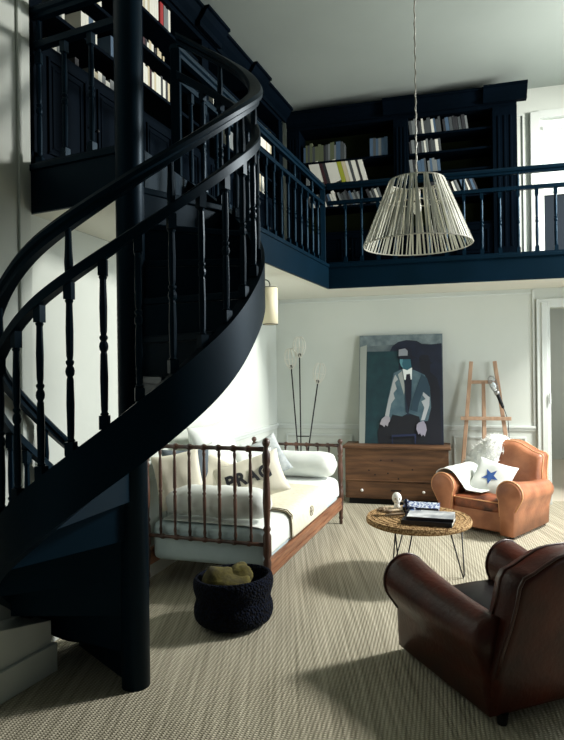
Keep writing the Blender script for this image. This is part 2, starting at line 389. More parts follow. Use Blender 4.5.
# stringer
rings = []; t0, t1 = 126, 438; n = 104
for i in range(n+1):
    t = t0+(t1-t0)*i/n; a, b = sbot(t), stop(t)
    rings.append([polL(.682, t, a), polL(.682, t, b), polL(.625, t, b), polL(.625, t, a)])
MB().loft(rings).build('stringer', 'navy', stair, True, split=1)
# treads and risers
def inv(z):
    lo, hi = 120, 445
    for _ in range(40):
        m_ = (lo+hi)/2
        if stop(m_) < z: lo = m_
        else: hi = m_
    return lo
NS = 14; TH = [inv(ZD*k/NS) for k in range(1, NS+1)]; TH[-1] = 431
for k in range(NS-1):
    z = ZD*(k+1)/NS; ta, tb = TH[k]-2.0, TH[k+1]+1.5
    pts = [polL(.05, ta, 0), *[polL(.63, ta+(tb-ta)*j/5, 0) for j in range(6)], polL(.05, tb, 0)]
    MB().prism([(p.x, p.y) for p in pts], z-.035, z).build('tread', 'navy', stair, bevel=.006)
for k in range(NS):
    z1 = ZD*(k+1)/NS-.036 if k < NS-1 else ZD-.02; z0 = max(0.001, ZD*k/NS-(.034 if k else 0)); t = TH[k]
    a = polL(.05, t, 0); b = polL(.63, t, 0); nn = V((-sin(R(t)), cos(R(t)), 0))*.02
    MB().prism([(p.x, p.y) for p in (a, b, b+nn, a+nn)], z0, z1).build('riser', 'navy', stair)
# balusters
BAL = [(.0175, 0), (.0175, .075), (.011, .08), (.016, .09), (.011, .1), (.0125, .12), (.0145, .30), (.0125, .44), (.010, .455), (.015, .47), (.0165, .487), (.015, .505), (.010, .52), (.015, .535), (.015, .545), (.010, .555), (.0125, .58), (.014, .72), (.0115, .88), (.0155, .895), (.0115, .905), (.0165, .915), (.0165, 1)]
def balmesh(L, ext=0):
    mb = MB(); h = .0815*L
    mb.box((-.019, -.019, 0), (.019, .019, h))
    mb.lathe([(r*1.12, f*L) for r, f in BAL[2:-2]], n=10)
    mb.box((-.017, -.017, .903*L), (.017, .017, L))
    if ext: mb.lathe([(.012, L), (.015, L+.03), (.018, L+.08), (.015, L+.13), (.012, L+ext)], n=10)
    return mb
for k in range(-10, 14):
    t = 262+12.3*k
    if t > 432: continue
    z0 = stop(t)-.006; zm = mid(t)-.045; L = zm-z0
    ex = (hand(t)-.06-zm) if k % 3 == 0 else 0
    o = balmesh(L, ex).build('baluster', 'navy', stair, False)
    p = polL(.645, t, z0); o.location = p; o.rotation_euler = (0, 0, R(t))
# newels at foot and head
p = polL(.645, 127, 0)
MB().box((-.03, -.03, 0), (.03, .03, .35)).lathe([(.028, .35), (.02, .4), (.03, .45), (.02, .5), (.024, .8), (.03, .95), (.02, 1.0), (.034, 1.06), (.034, 1.12), (.01, 1.15)]).build('newel_post', 'navy', stair).location = p

# ------------------------------------------------------------------ gallery railings
def railing(name, pts, label, every=3, phase=0, gap=.178, top=3.67, posts=()):
    root = empty(name, (pts[0].x, pts[0].y, ZD+.017)); tag(root, label, 'railing', None)
    o0 = V((pts[0].x, pts[0].y, 0)); zb = 0
    H = top-ZD-.017
    hand_m = MB(); mid_m = MB(); base_m = MB()
    for a, b in zip(pts, pts[1:]):
        a = a-o0; b = b-o0; d = (b-a); L = d.length; d.normalize(); nn = V((-d.y, d.x, 0))
        def strip(mb, sec, a=a, b=b, nn=nn):
            mb.loft([[p+nn*x+UP*z for x, z in sec] for p in (a-d*.02, b+d*.02)])
        strip(hand_m, [(x, H+z) for x, z in hs]); strip(mid_m, [(x, H-.2+z*.8) for x, z in ms])
        base_m.prism([((a+nn*s).x, (a+nn*s).y) for s in (-.03,)]+[((b-nn*.03).x, (b-nn*.03).y), ((b+nn*.03).x, (b+nn*.03).y), ((a+nn*.03).x, (a+nn*.03).y)], 0, .02)
    hand_m.build('handrail', 'navy', root, bevel=0); mid_m.build('middle_rail', 'navy', root); base_m.build('bottom_rail', 'navy', root)
    Lb = H-.24-.02
    short = balmesh(Lb); so = short.build('baluster', 'navy', root); tall = balmesh(Lb, .18).build('baluster', 'navy', root)
    used = {0: False, 1: False}
    c = 0
    for a, b in zip(pts, pts[1:]):
        a = a-o0; b = b-o0; d = (b-a); L = d.length; d.normalize(); n = int(L/gap)
        for i in range(1, n):
            src = tall if (i+phase) % every == 0 else so; k = 1 if src is tall else 0
            o = src if not used[k] else copy_part(src, root); used[k] = True
            p = a+d*(L*i/n); o.location = (p.x, p.y, .02); o.rotation_euler = (0, 0, math.atan2(d.y, d.x))
    for i, p in enumerate(pts):
        if i in posts:
            p = p-o0; MB().box((p.x-.03, p.y-.03, 0), (p.x+.03, p.y+.03, H-.03)).build('newel_post', 'navy', root, bevel=.004)
    return root
din = V((-.035, .012, 0)); dd = (EC-EA).normalized(); left_in = V((-dd.y, dd.x, 0))*.035
corner = EC+V((-.042, .02, 0)); rr = (ER-EC).normalized(); back_in = V((-rr.y, rr.x, 0))*.035
railing('gallery_railing', [EA+left_in+dd*.03, corner], 'navy gallery railing on the left wing running back from stair head to corner', posts=(0, 1))
railing('gallery_railing', [corner+rr*.075, ER+back_in], 'navy gallery railing along the back gallery behind the pendant lamp', phase=1, posts=())
railing('landing_railing', [V((-1.36, 3.41, 0)), V((-.84, 3.175, 0))], 'short navy railing across the landing left of the stair post', posts=(), gap=.17)

# ------------------------------------------------------------------ bookcases
def bookcase(name, loc, rz, W, bays, depth, ztop, label, doors=None, tops=()):
    root = empty(name, (loc[0], loc[1], ZD+.001), rz); tag(root, label, 'bookcase')
    H = ztop-ZD-.001; f = lambda z: z-ZD-.001
    mb = MB(); mb.box((0, depth-.02, 0), (W, depth, H)); mb.build('back_panel', 'shelfback', root)
    mb = MB(); edges = [0]+[e for b in bays for e in b[:2]]+[W]
    for i in range(0, len(edges), 2):
        a, b = edges[i], edges[i+1]
        mb.box((a, 0, 0), (b, depth-.021, H-.02)); mb.box((a-.0, -.02, 0), (b, 0, H-.2))
        mb.box((a-.01, -.035, 0), (b+.01, 0, .1))
        if b-a > .15:
            for q in range(3):
                x = a+(b-a)*(q+1)/4-.012; mb.box((x, -.028, .2), (x+.024, -.02, H-.3))
    mb.build('upright', 'navydim', root, bevel=.004)
    for b in bays:
        for z in b[2]:
            MB().box((b[0]+.001, .012, f(z)-.025), (b[1]-.001, depth-.022, f(z))).build('shelf', 'navydim', root, bevel=.002)
        if b[3]:
            mb = MB(); n = 2; w = (b[1]-b[0])/n
            for q in range(n):
                x0, x1 = b[0]+q*w+.004, b[0]+(q+1)*w-.004; z0, z1 = .09, f(b[2][0])-.03
                mb = MB(); mb.box((x0, .0, z0), (x1, .02, z1))
                for g, o_ in ((.05, -.012), (.09, -.006)):
                    mb.box((x0+g, o_, z0+g), (x1-g, 0, z0+g+.018)); mb.box((x0+g, o_, z1-g-.018), (x1-g, 0, z1-g))
                    mb.box((x0+g, o_, z0+g), (x0+g+.018, 0, z1-g)); mb.box((x1-g-.018, o_, z0+g), (x1-g, 0, z1-g))
                d = mb.build('door', 'navydim', root, bevel=.003)
                kx = x1-.03 if q == 0 else x0+.03
                MB().sph((kx, -.02, (z0+z1)/2), .012, 10, 6).rod((kx, 0, (z0+z1)/2), (kx, -.015, (z0+z1)/2), .006).build('knob', 'black', d)
    mb = MB(); mb.box((0, -.01, H-.2), (W, depth-.021, H-.02))
    mb.build('frieze', 'navydim', root, bevel=.003)
    mb = MB()
    sec = [(0, H-.16), (-.03, H-.16), (-.035, H-.12), (-.07, H-.08), (-.10, H-.03), (-.12, H-.025), (-.12, H), (0, H)]
    segs = [(-.0, W, 0)]+[(a, b, .045) for a, b in tops]
    for a, b, ex in segs:
        mb.loft([[V((x, y-ex, z)) for y, z in sec] for x in (a-(.09 if ex or b == W else 0)*(1 if a > 0 else 0), b+(.1 if ex or b == W else 0))])
    mb.build('cornice', 'navydim', root)
    return root
SH = [3.28, 3.56]
bays_back = [(.43, 1.56, [3.25, 3.56, 3.84, 4.12], True), (1.73, 2.66, [3.25, 3.57, 3.87, 4.10, 4.32], True)]
o_ = WP(0, .352)
bookcase('bookcase', (WP(.27, .352).x, WP(.27, .352).y), -A, 2.65, [(a-.27, b-.27, z, d) for a, b, z, d in bays_back], .35, 4.71, 'dark navy built-in bookcase across the back gallery behind the pendant lamp', tops=((1.27, 1.48), (2.38, 2.65)))
bays_left = [(.1, 1.0, [3.54, 3.77, 4.05, 4.33], True), (1.12, 2.02, [3.54, 3.76, 4.05, 4.33], True), (2.14, 3.04, [3.54, 3.76, 4.05, 4.33], True), (3.16, 3.86, [3.54, 3.76, 4.05, 4.33], True)]
bookcase('bookcase', (LO.x, LO.y), math.atan2(LX.y, LX.x), 3.98, bays_left, .34, 4.71, 'tall navy panelled bookcase along the left gallery behind the staircase', tops=((1.98, 2.2), (3.0, 3.2)))

def book(pos, rz, w, d, h, lean, m, label, group):
    mb = MB(); mb.box((0, 0, 0), (w, d, h)); mb.box((.002, .004, h), (w-.002, d, h+.001))
    o = mb.build('book', m)
    o.rotation_euler = Euler((0, lean, rz), 'XYZ'); o.location = pos
    return tag(o, label, 'book', group)
def row(P, rz, x0, x1, z, setback, mats, hs_, ws, label, group, lean=0, gapp=0, depth=.16):
    x = x0
    while x < x1:
        w = random.uniform(*ws); h = random.uniform(*hs_); m = random.choice(mats)
        if x+w > x1: break
        l = lean*random.uniform(.85, 1.1)
        ca = cos(abs(l)); 
        zoff = .001+(w*sin(l) if l > 0 else 0)
        p = P(x, setback, z+zoff)
        cn = m.replace('book_', '').replace('dimgrey', 'dim grey')
        book(p, rz, w, depth, h, l if l > 0 else l, m, f'{cn} book {label}', group)
        x += w/ca+.0015+(random.uniform(0, gapp) if random.random() < .3 else 0)
def PB(x, y, z): return WP(x, .352-y, z)
WHT = ['book_white', 'book_white', 'book_cream', 'book_grey']
DIM = ['book_dimgrey', 'book_dark', 'book_grey', 'book_dimgrey', 'book_green', 'book_blue']
MID = ['book_grey', 'book_dimgrey', 'book_dimgrey', 'book_dark', 'book_grey', 'book_white', 'book_dark', 'book_blue']
rb = -A; rl = math.atan2(LX.y, LX.x)
# back bookcase, left bay
row(PB, rb, .47, .98, 4.12, .03, DIM, (.18, .24), (.02, .04), 'on the upper shelf of the back bookcase, left bay', 'books on the upper left shelf')
row(PB, rb, 1.28, 1.5, 4.12, .03, ['book_dimgrey', 'book_grey', 'book_blue'], (.19, .22), (.025, .04), 'at the right end of the upper shelf, back bookcase left bay', 'books at the end of the upper left shelf')
x = .50
row(PB, rb, .50, .545, 3.84, .02, ['book_grey'], (.2, .2), (.04, .04), 'small one left of the magazines, back bookcase left bay', 'grey book by the magazines')
mag = [(.12, 'book_white', 'wide'), (.035, 'book_maroon', ''), (.035, 'book_dark', ''), (.13, 'book_white', 'wide'), (.05, 'book_yellow', ''), (.045, 'book_cream', ''), (.03, 'book_white', ''), (.03, 'book_dimgrey', ''), (.05, 'book_white', ''), (.025, 'book_dark', ''), (.05, 'book_white', '')]
x = .60; cnt = {}
for i, (w, m, q) in enumerate(mag):
    l = -.26
    wher = ['at the left end of', 'third from the left in', 'next to the maroon one in', 'widest in the middle of', 'bright among', 'beside the yellow one in', 'second past the yellow one in', 'near the right of', 'next to last white of', 'last dark one of', 'at the right end of'][i]
    book(PB(x, .02, 3.841), rb, w, .2, .27, l, m, f'{m.replace("book_","").replace("dimgrey","dim grey")} magazine volume {wher} the leaning row, back bookcase left bay', 'large magazines leaning on the middle shelf')
    x += w/cos(l)+.003
row(PB, rb, .55, 1.45, 3.56, .03, MID, (.15, .2), (.018, .035), 'on the lower shelf behind the railing, back bookcase left bay', 'books on the lower left shelf', lean=-.35, gapp=.08)
# right bay
row(PB, rb, 1.75, 2.42, 4.32, .03, MID, (.14, .19), (.02, .04), 'on the top shelf of the back bookcase, right bay', 'books on the top right shelf', lean=-.12, gapp=.03)
row(PB, rb, 1.75, 2.12, 4.10, .03, MID, (.13, .16), (.02, .035), 'on the second shelf of the back bookcase, right bay', 'books on the second right shelf', lean=-.1, gapp=.02)
row(PB, rb, 1.75, 2.14, 3.87, .03, MID, (.13, .17), (.02, .04), 'on the third shelf of the back bookcase, right bay', 'books on the third right shelf', lean=-.1, gapp=.02)
row(PB, rb, 1.95, 2.58, 3.57, .03, ['book_grey', 'book_white', 'book_dimgrey', 'book_dark', 'book_blue'], (.15, .22), (.018, .035), 'on the lowest open shelf beside the lamp, back bookcase right bay', 'books on the lower right shelf', lean=-.35, gapp=.05)
# left bookcase
row(BP, rl, .13, .95, 3.54, .10, WHT+['book_dark', 'book_red'], (.10, .13), (.03, .05), 'on the lowest shelf of the left bookcase, nearest bay', 'books on the low shelf of the nearest bay', gapp=.14)
row(BP, rl, .26, .38, 3.77, .04, WHT, (.18, .2), (.025, .04), 'in the first cluster on the second shelf, left bookcase nearest bay', 'first cluster on the second shelf')
row(BP, rl, .52, .70, 3.77, .05, ['book_white', 'book_blue', 'book_white'], (.17, .2), (.03, .045), 'in the second cluster on the second shelf, left bookcase nearest bay', 'second cluster on the second shelf')
row(BP, rl, .84, .94, 3.77, .06, ['book_dimgrey', 'book_blue'], (.16, .19), (.03, .04), 'in the far cluster on the second shelf, left bookcase nearest bay', 'far cluster on the second shelf')
row(BP, rl, .62, .74, 4.05, .04, WHT, (.18, .21), (.025, .04), 'high on the third shelf of the left bookcase, nearest bay', 'books on the third shelf of the nearest bay')
row(BP, rl, 1.16, 1.42, 4.33, .02, ['book_white', 'book_cream'], (.2, .22), (.022, .034), 'on the top shelf right of the stair post', 'books on the top shelf right of the post')
row(BP, rl, 1.42, 1.47, 4.33, .02, ['book_red'], (.2, .22), (.035, .045), 'the only one on the top shelf right of the stair post', 'red book right of the post')
row(BP, rl, 1.47, 1.57, 4.33, .02, ['book_white', 'book_grey'], (.17, .2), (.022, .034), 'past the red one on the top shelf right of the stair post', 'books past the red one')
row(BP, rl, 1.18, 1.58, 4.05, .08, ['book_white', 'book_cream', 'book_dark', 'book_maroon'], (.1, .13), (.02, .035), 'on the middle shelf right of the stair post', 'books on the middle shelf right of the post', gapp=.05)
row(BP, rl, 1.18, 1.58, 3.76, .04, ['book_white', 'book_cream', 'book_white', 'book_dark', 'book_maroon'], (.15, .18), (.022, .04), 'on the low shelf right of the stair post', 'books on the low shelf right of the post')
row(BP, rl, 2.30, 2.46, 4.05, .02, ['book_white', 'book_grey'], (.18, .2), (.03, .04), 'in the third bay of the left bookcase, high shelf', 'books in the third bay high shelf')
row(BP, rl, 2.60, 2.74, 3.76, .02, ['book_white', 'book_grey'], (.18, .2), (.03, .04), 'in the third bay of the left bookcase, low shelf', 'books in the third bay low shelf')
row(BP, rl, 3.20, 3.80, 4.05, .02, WHT, (.22, .26), (.03, .05), 'in the farthest bay of the left bookcase, above the railing', 'books in the farthest bay', gapp=.04)
row(BP, rl, 3.25, 3.5, 3.54, .02, WHT, (.18, .2), (.03, .045), 'in the farthest bay of the left bookcase, lowest shelf', 'books in the farthest bay lowest shelf')

# ------------------------------------------------------------------ bed
bed = empty('daybed', (-.117, 4.13, 0), -math.atan2(.326, .945)); tag(bed, 'turned dark wood daybed with spindle ends against the left wall', 'bed')
BW, BL = .95, 2.158
def turnpost(h, r=.027):
    f = [(.014, 0), (.018, .03), (.014, .05), (.022, .07), (.016, .1), (.024, .2), (.026, .24), (.018, .26), (.027, .28), (.027, .40), (.018, .42), (.026, .44), (.018, .46), (.020, .50), (.026, .60), (.022, .72), (.017, .78), (.027, .80), (.018, .82), (.026, .85), (.026, .90), (.016, .925), (.012, .94), (.022, .955), (.026, .97), (.020, .99), (.003, 1)]
    return [(a*r/.025, b*h) for a, b in f]
for x, y, h in ((0, 0, 1.125), (-BW, 0, 1.125), (0, BL, .875), (-BW, BL, .875)):
    MB().lathe(turnpost(h), n=18).build('corner_post', 'bedwood', bed, True).location = (x, y, 0)
def railturn(n, r):
    prof = [(r, 0)]
    for i in range(1, n): f = i/n; prof += [(r*.85, f-.03), (r*1.0, f-.018), (r*1.35, f-.008), (r*1.35, f+.008), (r, f+.018), (r*.85, f+.03)]
    return prof+[(r, 1)]
for y, zt, zl in ((0, 1.045, .385), (BL, .805, .33)):
    MB().turned(railturn(8, .018), (-BW+.02, y, zt), (-.02, y, zt), 12).build('top_rail', 'bedwood', bed, True)
    MB().turned(railturn(8, .015), (-BW+.02, y, zl), (-.02, y, zl), 12).build('lower_rail', 'bedwood', bed, True)
    for i in range(1, 8):
        x = -BW*i/8
        MB().turned([(.008, 0), (.013, .06), (.009, .1), (.012, .3), (.013, .45), (.009, .48), (.015, .5), (.009, .52), (.013, .56), (.011, .85), (.008, .9), (.013, .95), (.008, 1)], (x, y, zl+.012), (x, y, zt-.014), 10).build('spindle', 'bedwood', bed, True)
for x in (0, -BW):
    mb = MB(); mb.box((x-.014, .02, .155), (x+.014, BL-.02, .275)); mb.box((x+(.014 if x == 0 else -.022), .025, .17), (x+(.022 if x == 0 else -.014), BL-.025, .2)); mb.box((x+(.014 if x == 0 else -.020), .025, .235), (x+(.020 if x == 0 else -.014), BL-.025, .262))
    mb.build('side_rail', 'railwood', bed, bevel=.006)
mb = MB()
for y in [.2+i*.25 for i in range(8)]: mb.box((-BW+.014, y, .17), (-.014, y+.08, .19))
mb.build('slat', 'bedwood', bed)
Mb = Matrix.Translation(bed.location) @ Matrix.Rotation(bed.rotation_euler.z, 4, 'Z')
def softbox(a, b, bev=.05, nx=10, ny=16, amp=.006, seed=0):
    # box subdivided with gentle noise
    bm = MB(); bm.box(a, b)
    bmesh.ops.bevel(bm.bm, geom=list(bm.bm.edges), offset=bev, segments=4, profile=.5, affect='EDGES')
    rnd = random.Random(seed)
    bmesh.ops.subdivide_edges(bm.bm, edges=[e for e in bm.bm.edges if e.calc_length() > .15], cuts=6, use_grid_fill=True)
    from mathutils import noise
    for v in bm.bm.verts:
        v.co += V((0, 0, 1))*noise.noise(v.co*6+V((seed, 0, 0)))*amp+V((noise.noise(v.co*8+V((9, seed, 0))), 0, 0))*amp*.5
    return bm
m_ = softbox((-BW+.02, .03, .195), (-.02, BL-.04, .475), .05).build('mattress', 'sheet', None, True)
m_.matrix_world = Mb; tag(m_, 'thick mattress in a pale fitted sheet lying inside the daybed', 'mattress')
# white sheet / cover over the mattress top and side
def drape(path, x0, x1, axis, nseg, name, m, lbl, cat, amp=.008, seed=1, solid=.008, edge=0):
    """path: list of (across, z); swept along the bed length"""
    from mathutils import noise
    rings = []
    for i in range(nseg+1):
        y = x0+(x1-x0)*i/nseg
        ring = []
        for j, (x, z) in enumerate(path):
            n_ = noise.noise(V((x*7, y*7, z*7+seed)))
            k = 1.0 if z < path[len(path)//2][1]-.05 else .5
            ring.append(V((x+k*amp*n_*1.5, y+edge*noise.noise(V((x*5, seed, z*5))), z+amp*n_*k)))
        rings.append(ring)
    o = MB().loft(rings, cap=False, closed=False).build(name, m, None, True, solid=solid, sub=1)
    return tag(o, lbl, cat)
path = [(-.88, .487), (-.7, .492), (-.5, .492), (-.3, .492), (-.12, .49), (-.05, .482), (-.012, .45), (-.006, .40), (-.006, .35), (-.004, .30)]
o = drape(path, .05, BL-.06, 0, 40, 'bed_sheet', 'linen', 'smooth white sheet covering the daybed mattress and its open side', 'sheet', amp=.006); o.matrix_world = Mb
path = [(-.80, .507), (-.6, .508), (-.4, .508), (-.22, .508), (-.10, .506), (-.03, .497), (.008, .46), (.013, .40), (.013, .34), (.013, .292)]
o = drape(path, .50, 1.55, 0, 24, 'throw_blanket', 'throw', 'cream blanket with a dark hem laid across the middle of the daybed', 'blanket', amp=.004, seed=4, solid=.01, edge=.03); o.matrix_world = Mb
# hem and emblem as parts of the blanket
blk = o
blk2 = MB().tube([(x, .497, z+.006) for x, z in path], .006, 6).tube([(x, .53, z+.009) for x, z in path], .004, 6); h_ = blk2.build('hem', 'fringe', blk)
MB().tube([(.022, 1.02+.045*cos(a), .395+.04*sin(a)) for a in [2*pi*k/20 for k in range(20)]], .003, 5, closed=True).rod((.022, 1.02, .37), (.022, 1.02, .42), .003).rod((.022, 1.0, .395), (.022, 1.04, .395), .003).build('emblem', 'fringe', blk)
# near hanging fitted sheet edge below the lower spindle rail
# pillows
def pillow_bm(w, h, t, seed=0, nx=16):
    from mathutils import noise
    mb = MB(); top = []; bot = []
    for i in range(nx+1):
        ra = []; rb_ = []
        for j in range(nx+1):
            u = -1+2*i/nx; v = -1+2*j/nx
            k = 1-.07*(1-abs(v)**2)*abs(u)**3; k2 = 1-.07*(1-abs(u)**2)*abs(v)**3
            th = ((1-u**4)*(1-v**4))**.55*t/2+.004
            x = u*w/2*k; y = v*h/2*k2; nn = noise.noise(V((x*9, y*9, seed)))*.018*(t/.15)*(1-u**6)*(1-v**6)
            ra.append(mb.bm.verts.new((x, y, th+nn))); rb_.append(mb.bm.verts.new((x, y, -th+nn)))
        top.append(ra); bot.append(rb_)
    for i in range(nx):
        for j in range(nx):
            mb.face([top[i][j], top[i+1][j], top[i+1][j+1], top[i][j+1]]); mb.face([bot[i][j], bot[i][j+1], bot[i+1][j+1], bot[i+1][j]])
    e = [(i, 0) for i in range(nx)]+[(nx, j) for j in range(nx)]+[(i, nx) for i in range(nx, 0, -1)]+[(0, j) for j in range(nx, 0, -1)]
    for (a, b), (c, d) in zip(e, e[1:]+e[:1]): mb.face([top[a][b], bot[a][b], bot[c][d], top[c][d]])
    return mb
def frame_mtx(loc, xdir, nrm):
    z = V(nrm).normalized(); x = V(xdir); x = (x-z*x.dot(z)).normalized(); y = z.cross(x)
    m = Matrix((x, y, z)).transposed().to_4x4(); m.translation = V(loc); return m
def pillow(name, w, h, t, loc, xdir, nrm, m, lbl, cat='cushion', seed=0, base=Mb, roll=0):
    o = pillow_bm(w, h, t, seed).build(name, m, None, True)
    o.matrix_world = base @ frame_mtx(loc, xdir, nrm) @ Matrix.Rotation(R(roll), 4, 'Z')
    return tag(o, lbl, cat)
# bolster rolls
def bolster(y, r, x0, x1, z, lbl, seed, base=Mb):
    from mathutils import noise
    rings = []; n = 24
    for i in range(n+1):
        u = i/n; x = x0+(x1-x0)*u; rr_ = r*min(1, (max(0.02, 1-abs(2*u-1)**9))**.5)
        rings.append([V((x, rr_*1.08*cos(a)+y, rr_*.92*sin(a)+z+.012*noise.noise(V((x*8, cos(a)*2, sin(a)*2+seed))))) for a in [2*pi*k/20 for k in range(20)]])
    o = MB().loft(rings).build('bolster', 'linen', None, True); o.matrix_world = base
    return tag(o, lbl, 'bolster')
bolster(.175, .125, -.92, -.03, .625, 'long white bolster lying behind the spindles of the near bed end', 1)
bolster(BL-.19, .138, -.92, .01, .635, 'white bolster at the far end of the daybed beside the chest', 5)
X, Y = (1, 0, 0), (0, 1, 0)
pillow('cushion', .62, .60, .17, (-.78, .88, .85), (0, 1, 0), (.93, -.1, .35), 'linen', 'large plain white square pillow, tallest one against the wall behind the bed', seed=2)
pillow('cushion', .36, .42, .10, (-.77, .17, .77), (.7, .5, 0), (.45, -.8, .25), 'linen2', 'cream pillow at the left edge by the stair post', seed=3, roll=8)
pillow('cushion', .42, .42, .12, (-.80, .36, .77), (.25, .9, 0), (.8, -.55, .25), 'greycush', 'dark slate cushion between the pale pillows behind the spindles', seed=4, roll=-8)
pillow('cushion', .44, .42, .13, (-.75, .50, .76), (.45, .8, 0), (.75, -.6, .3), 'linen', 'white cushion leaning in front of the dark slate one', seed=5, roll=14)
pillow('cushion', .40, .38, .11, (-.64, .50, .72), (.8, .55, 0), (.35, -.75, .45), 'linen2', 'small cream cushion tilted beside the lettered one', seed=6, roll=-35)
# lettered cushion
pl = pillow('cushion', .60, .36, .12, (-.37, .58, .715), (.90, .38, .04), (.34, -.84, .46), 'linen2', 'cream cushion with black stencilled letters PRAG behind the bed spindles', seed=7, roll=15)
def text(s, size, par, loc, m, rot=(0, 0, 0), ext=.002, name='lettering'):
    cu = bpy.data.curves.new(name, 'FONT'); cu.body = s; cu.size = size; cu.extrude = ext; cu.align_x = 'CENTER'; cu.align_y = 'CENTER'; cu.space_character = 1.15; cu.offset = .006
    t = bpy.data.objects.new('t', cu); COL.objects.link(t); dg = bpy.context.evaluated_depsgraph_get()
    me = bpy.data.meshes.new_from_object(t.evaluated_get(dg)); bpy.data.objects.remove(t)
    o = bpy.data.objects.new(name, me); COL.objects.link(o); me.materials.clear(); me.materials.append(M[m]); o.parent = par
    o.location = loc; o.rotation_euler = rot
    return o
t = text('PRAG', .142, pl, (-.0, 0, 0), 'stencil')
bm = bmesh.new(); bm.from_mesh(t.data)
bmesh.ops.triangulate(bm, faces=bm.faces); bmesh.ops.subdivide_edges(bm, edges=[e for e in bm.edges if e.calc_length() > .02], cuts=3)
for v in bm.verts:
    u = v.co.x/.29; w_ = v.co.y/.18
    v.co.x *= .95; v.co.z += ((1-min(1, abs(u))**4)*(1-min(1, abs(w_))**4))**.55*.06+.012
bm.to_mesh(t.data); bm.free()
pillow('cushion', .44, .42, .12, (-.52, 1.15, .69), (.6, .8, 0), (.75, -.45, .45), 'linen', 'white cushion lying behind the lettered one on the daybed', seed=8)
pillow('cushion', .40, .40, .10, (-.62, 1.62, .72), (.75, .5, .2), (.4, -.85, .35), 'greylinen', 'grey patterned cushion near the far bed end, in front of the lamp', seed=9, roll=12)

# ------------------------------------------------------------------ basket with mustard blanket
bk = MB().lathe([(.20, 0), (.235, .03), (.25, .08), (.24, .13), (.222, .16), (.235, .19), (.252, .24), (.245, .29), (.225, .305), (.205, .29), (.21, .24), (.205, .18), (.20, .10), (.18, .05), (.01, .045)], n=48)
from mathutils import noise
for v in bk.bm.verts:
    a = math.atan2(v.co.y, v.co.x); v.co.x *= 1+.03*sin(2*a+1); v.co.z += .012*sin(a+2.2)*(v.co.z/.3)
    d = V((v.co.x, v.co.y, 0)); 
    if d.length > .1: v.co += d.normalized()*.004*sin(a*60+v.co.z*200)
bk = bk.build('crochet_basket', 'navy_crochet', None, True, sub=1); bk.location = (-.325, 3.80, .004); tag(bk, 'slouchy dark navy crocheted basket on the carpet by the near bed post', 'basket')
mb = MB()
for c, r in (((-.05, 0, .27), (.13, .13, .07)), ((.06, .03, .28), (.08, .10, .075)), ((-.01, -.06, .26), (.14, .09, .06)), ((.02, .09, .25), (.12, .08, .06))): mb.sph(c, r, 20, 12)
for v in mb.bm.verts: v.co += V((noise.noise(v.co*14), noise.noise(v.co*14+V((5, 0, 0))), noise.noise(v.co*12+V((0, 7, 0)))*1.3))*.022
mb.box((-.12, -.1, .12), (.12, .1, .24))
o = mb.build('blanket', 'mustard', None, True); o.location = (-.345, 3.80, .004); tag(o, 'crumpled mustard green blanket stuffed into the navy basket', 'blanket')

# ------------------------------------------------------------------ chest
CT0, CT1 = .955, 2.14
ch = empty('pine_chest', WP(CT0, .45), -A); tag(ch, 'brown pine chest with a bottom drawer against the back wall under the painting', 'chest')
W_ = CT1-CT0
mb = MB(); mb.box((0, .0, .07), (W_, .40, .655)); mb.box((.0, -.004, .645), (W_, 0, .655)); mb.build('body', 'pine', ch, bevel=.004)
MB().box((-.025, -.03, .655), (W_+.025, .41, .69)).build('lid', 'pine', ch, bevel=.008)
MB().box((.04, .03, 0.0), (W_-.04, .36, .07)).build('plinth', 'gapshade', ch)  # near-black colour stands in for the shade in the gap under the chest
d = MB().box((.03, -.012, .09), (W_-.03, 0, .27)).build('drawer', 'pine', ch, bevel=.003)
MB().box((0, -.016, .275), (W_, 0, .29)).build('divider_strip', 'pine', ch, bevel=.003)
for x in (.2, W_-.28):
    MB().sph((x, -.035, .17), .017, 14, 8).rod((x, -.01, .17), (x, -.03, .17), .008).build('knob', 'knob', d, True)
mb = MB(); mb.box((W_/2-.06, -.014, .165), (W_/2+.06, -.012, .185)); mb.build('keyhole_plate', 'knot', d)
mb = MB()
for x, z in ((.28, .40), (.42, .52), (.55, .52), (.5, .37), (.78, .42), (.35, .35), (.62, .31)): mb.rod((x, -.0012, z), (x, .002, z), .010, 10)
mb.build('wood_knots', 'knot', ch)

# ------------------------------------------------------------------ painting
PW, PH = .995, 1.325
tilt = math.atan2(.20, PH)
pt = empty('painting', WP(1.093, .262, .692), -A); pt.rotation_euler = Euler((-tilt, 0, -A), 'XYZ')
tag(pt, 'large unframed painting of a seated man in hat and suit leaning on the chest', 'painting')
MB().box((0, 0, 0), (PW, .035, PH)).build('canvas', mat('canvas_grey', (104, 116, 118), .7, (72, 84, 90), 6), pt, bevel=.002)
def art(u, v):   # crop coordinates of the canvas -> local
    l = 105+(90-105)*(v-75)/505; r_ = 495+(490-495)*(v-65)/530
    s = (u-l)/(r_-l); t0 = 75-10*s; t1 = 580+15*s; return s*PW, (1-(v-t0)/(t1-t0))*PH
layer = [0]; acache = {}
def paint(name, col, pts, col2=None):
    layer[0] += 1
    k = (col, col2)
    if k not in acache: acache[k] = mat('paint_'+name, col, .6, col2, 9)
    P = [art(*p) for p in pts]; P = [(min(max(x, 0), PW), min(max(z, 0), PH)) for x, z in P]
    y = -.0012*layer[0]
    MB().extr([(x, y, z) for x, z in P], (0, .0011, 0)).build('painted_'+name, acache[k], pt)
paint('top_band', (120, 134, 136), [(105, 75), (495, 65), (495, 120), (390, 110), (260, 118), (105, 130)], (84, 98, 104))
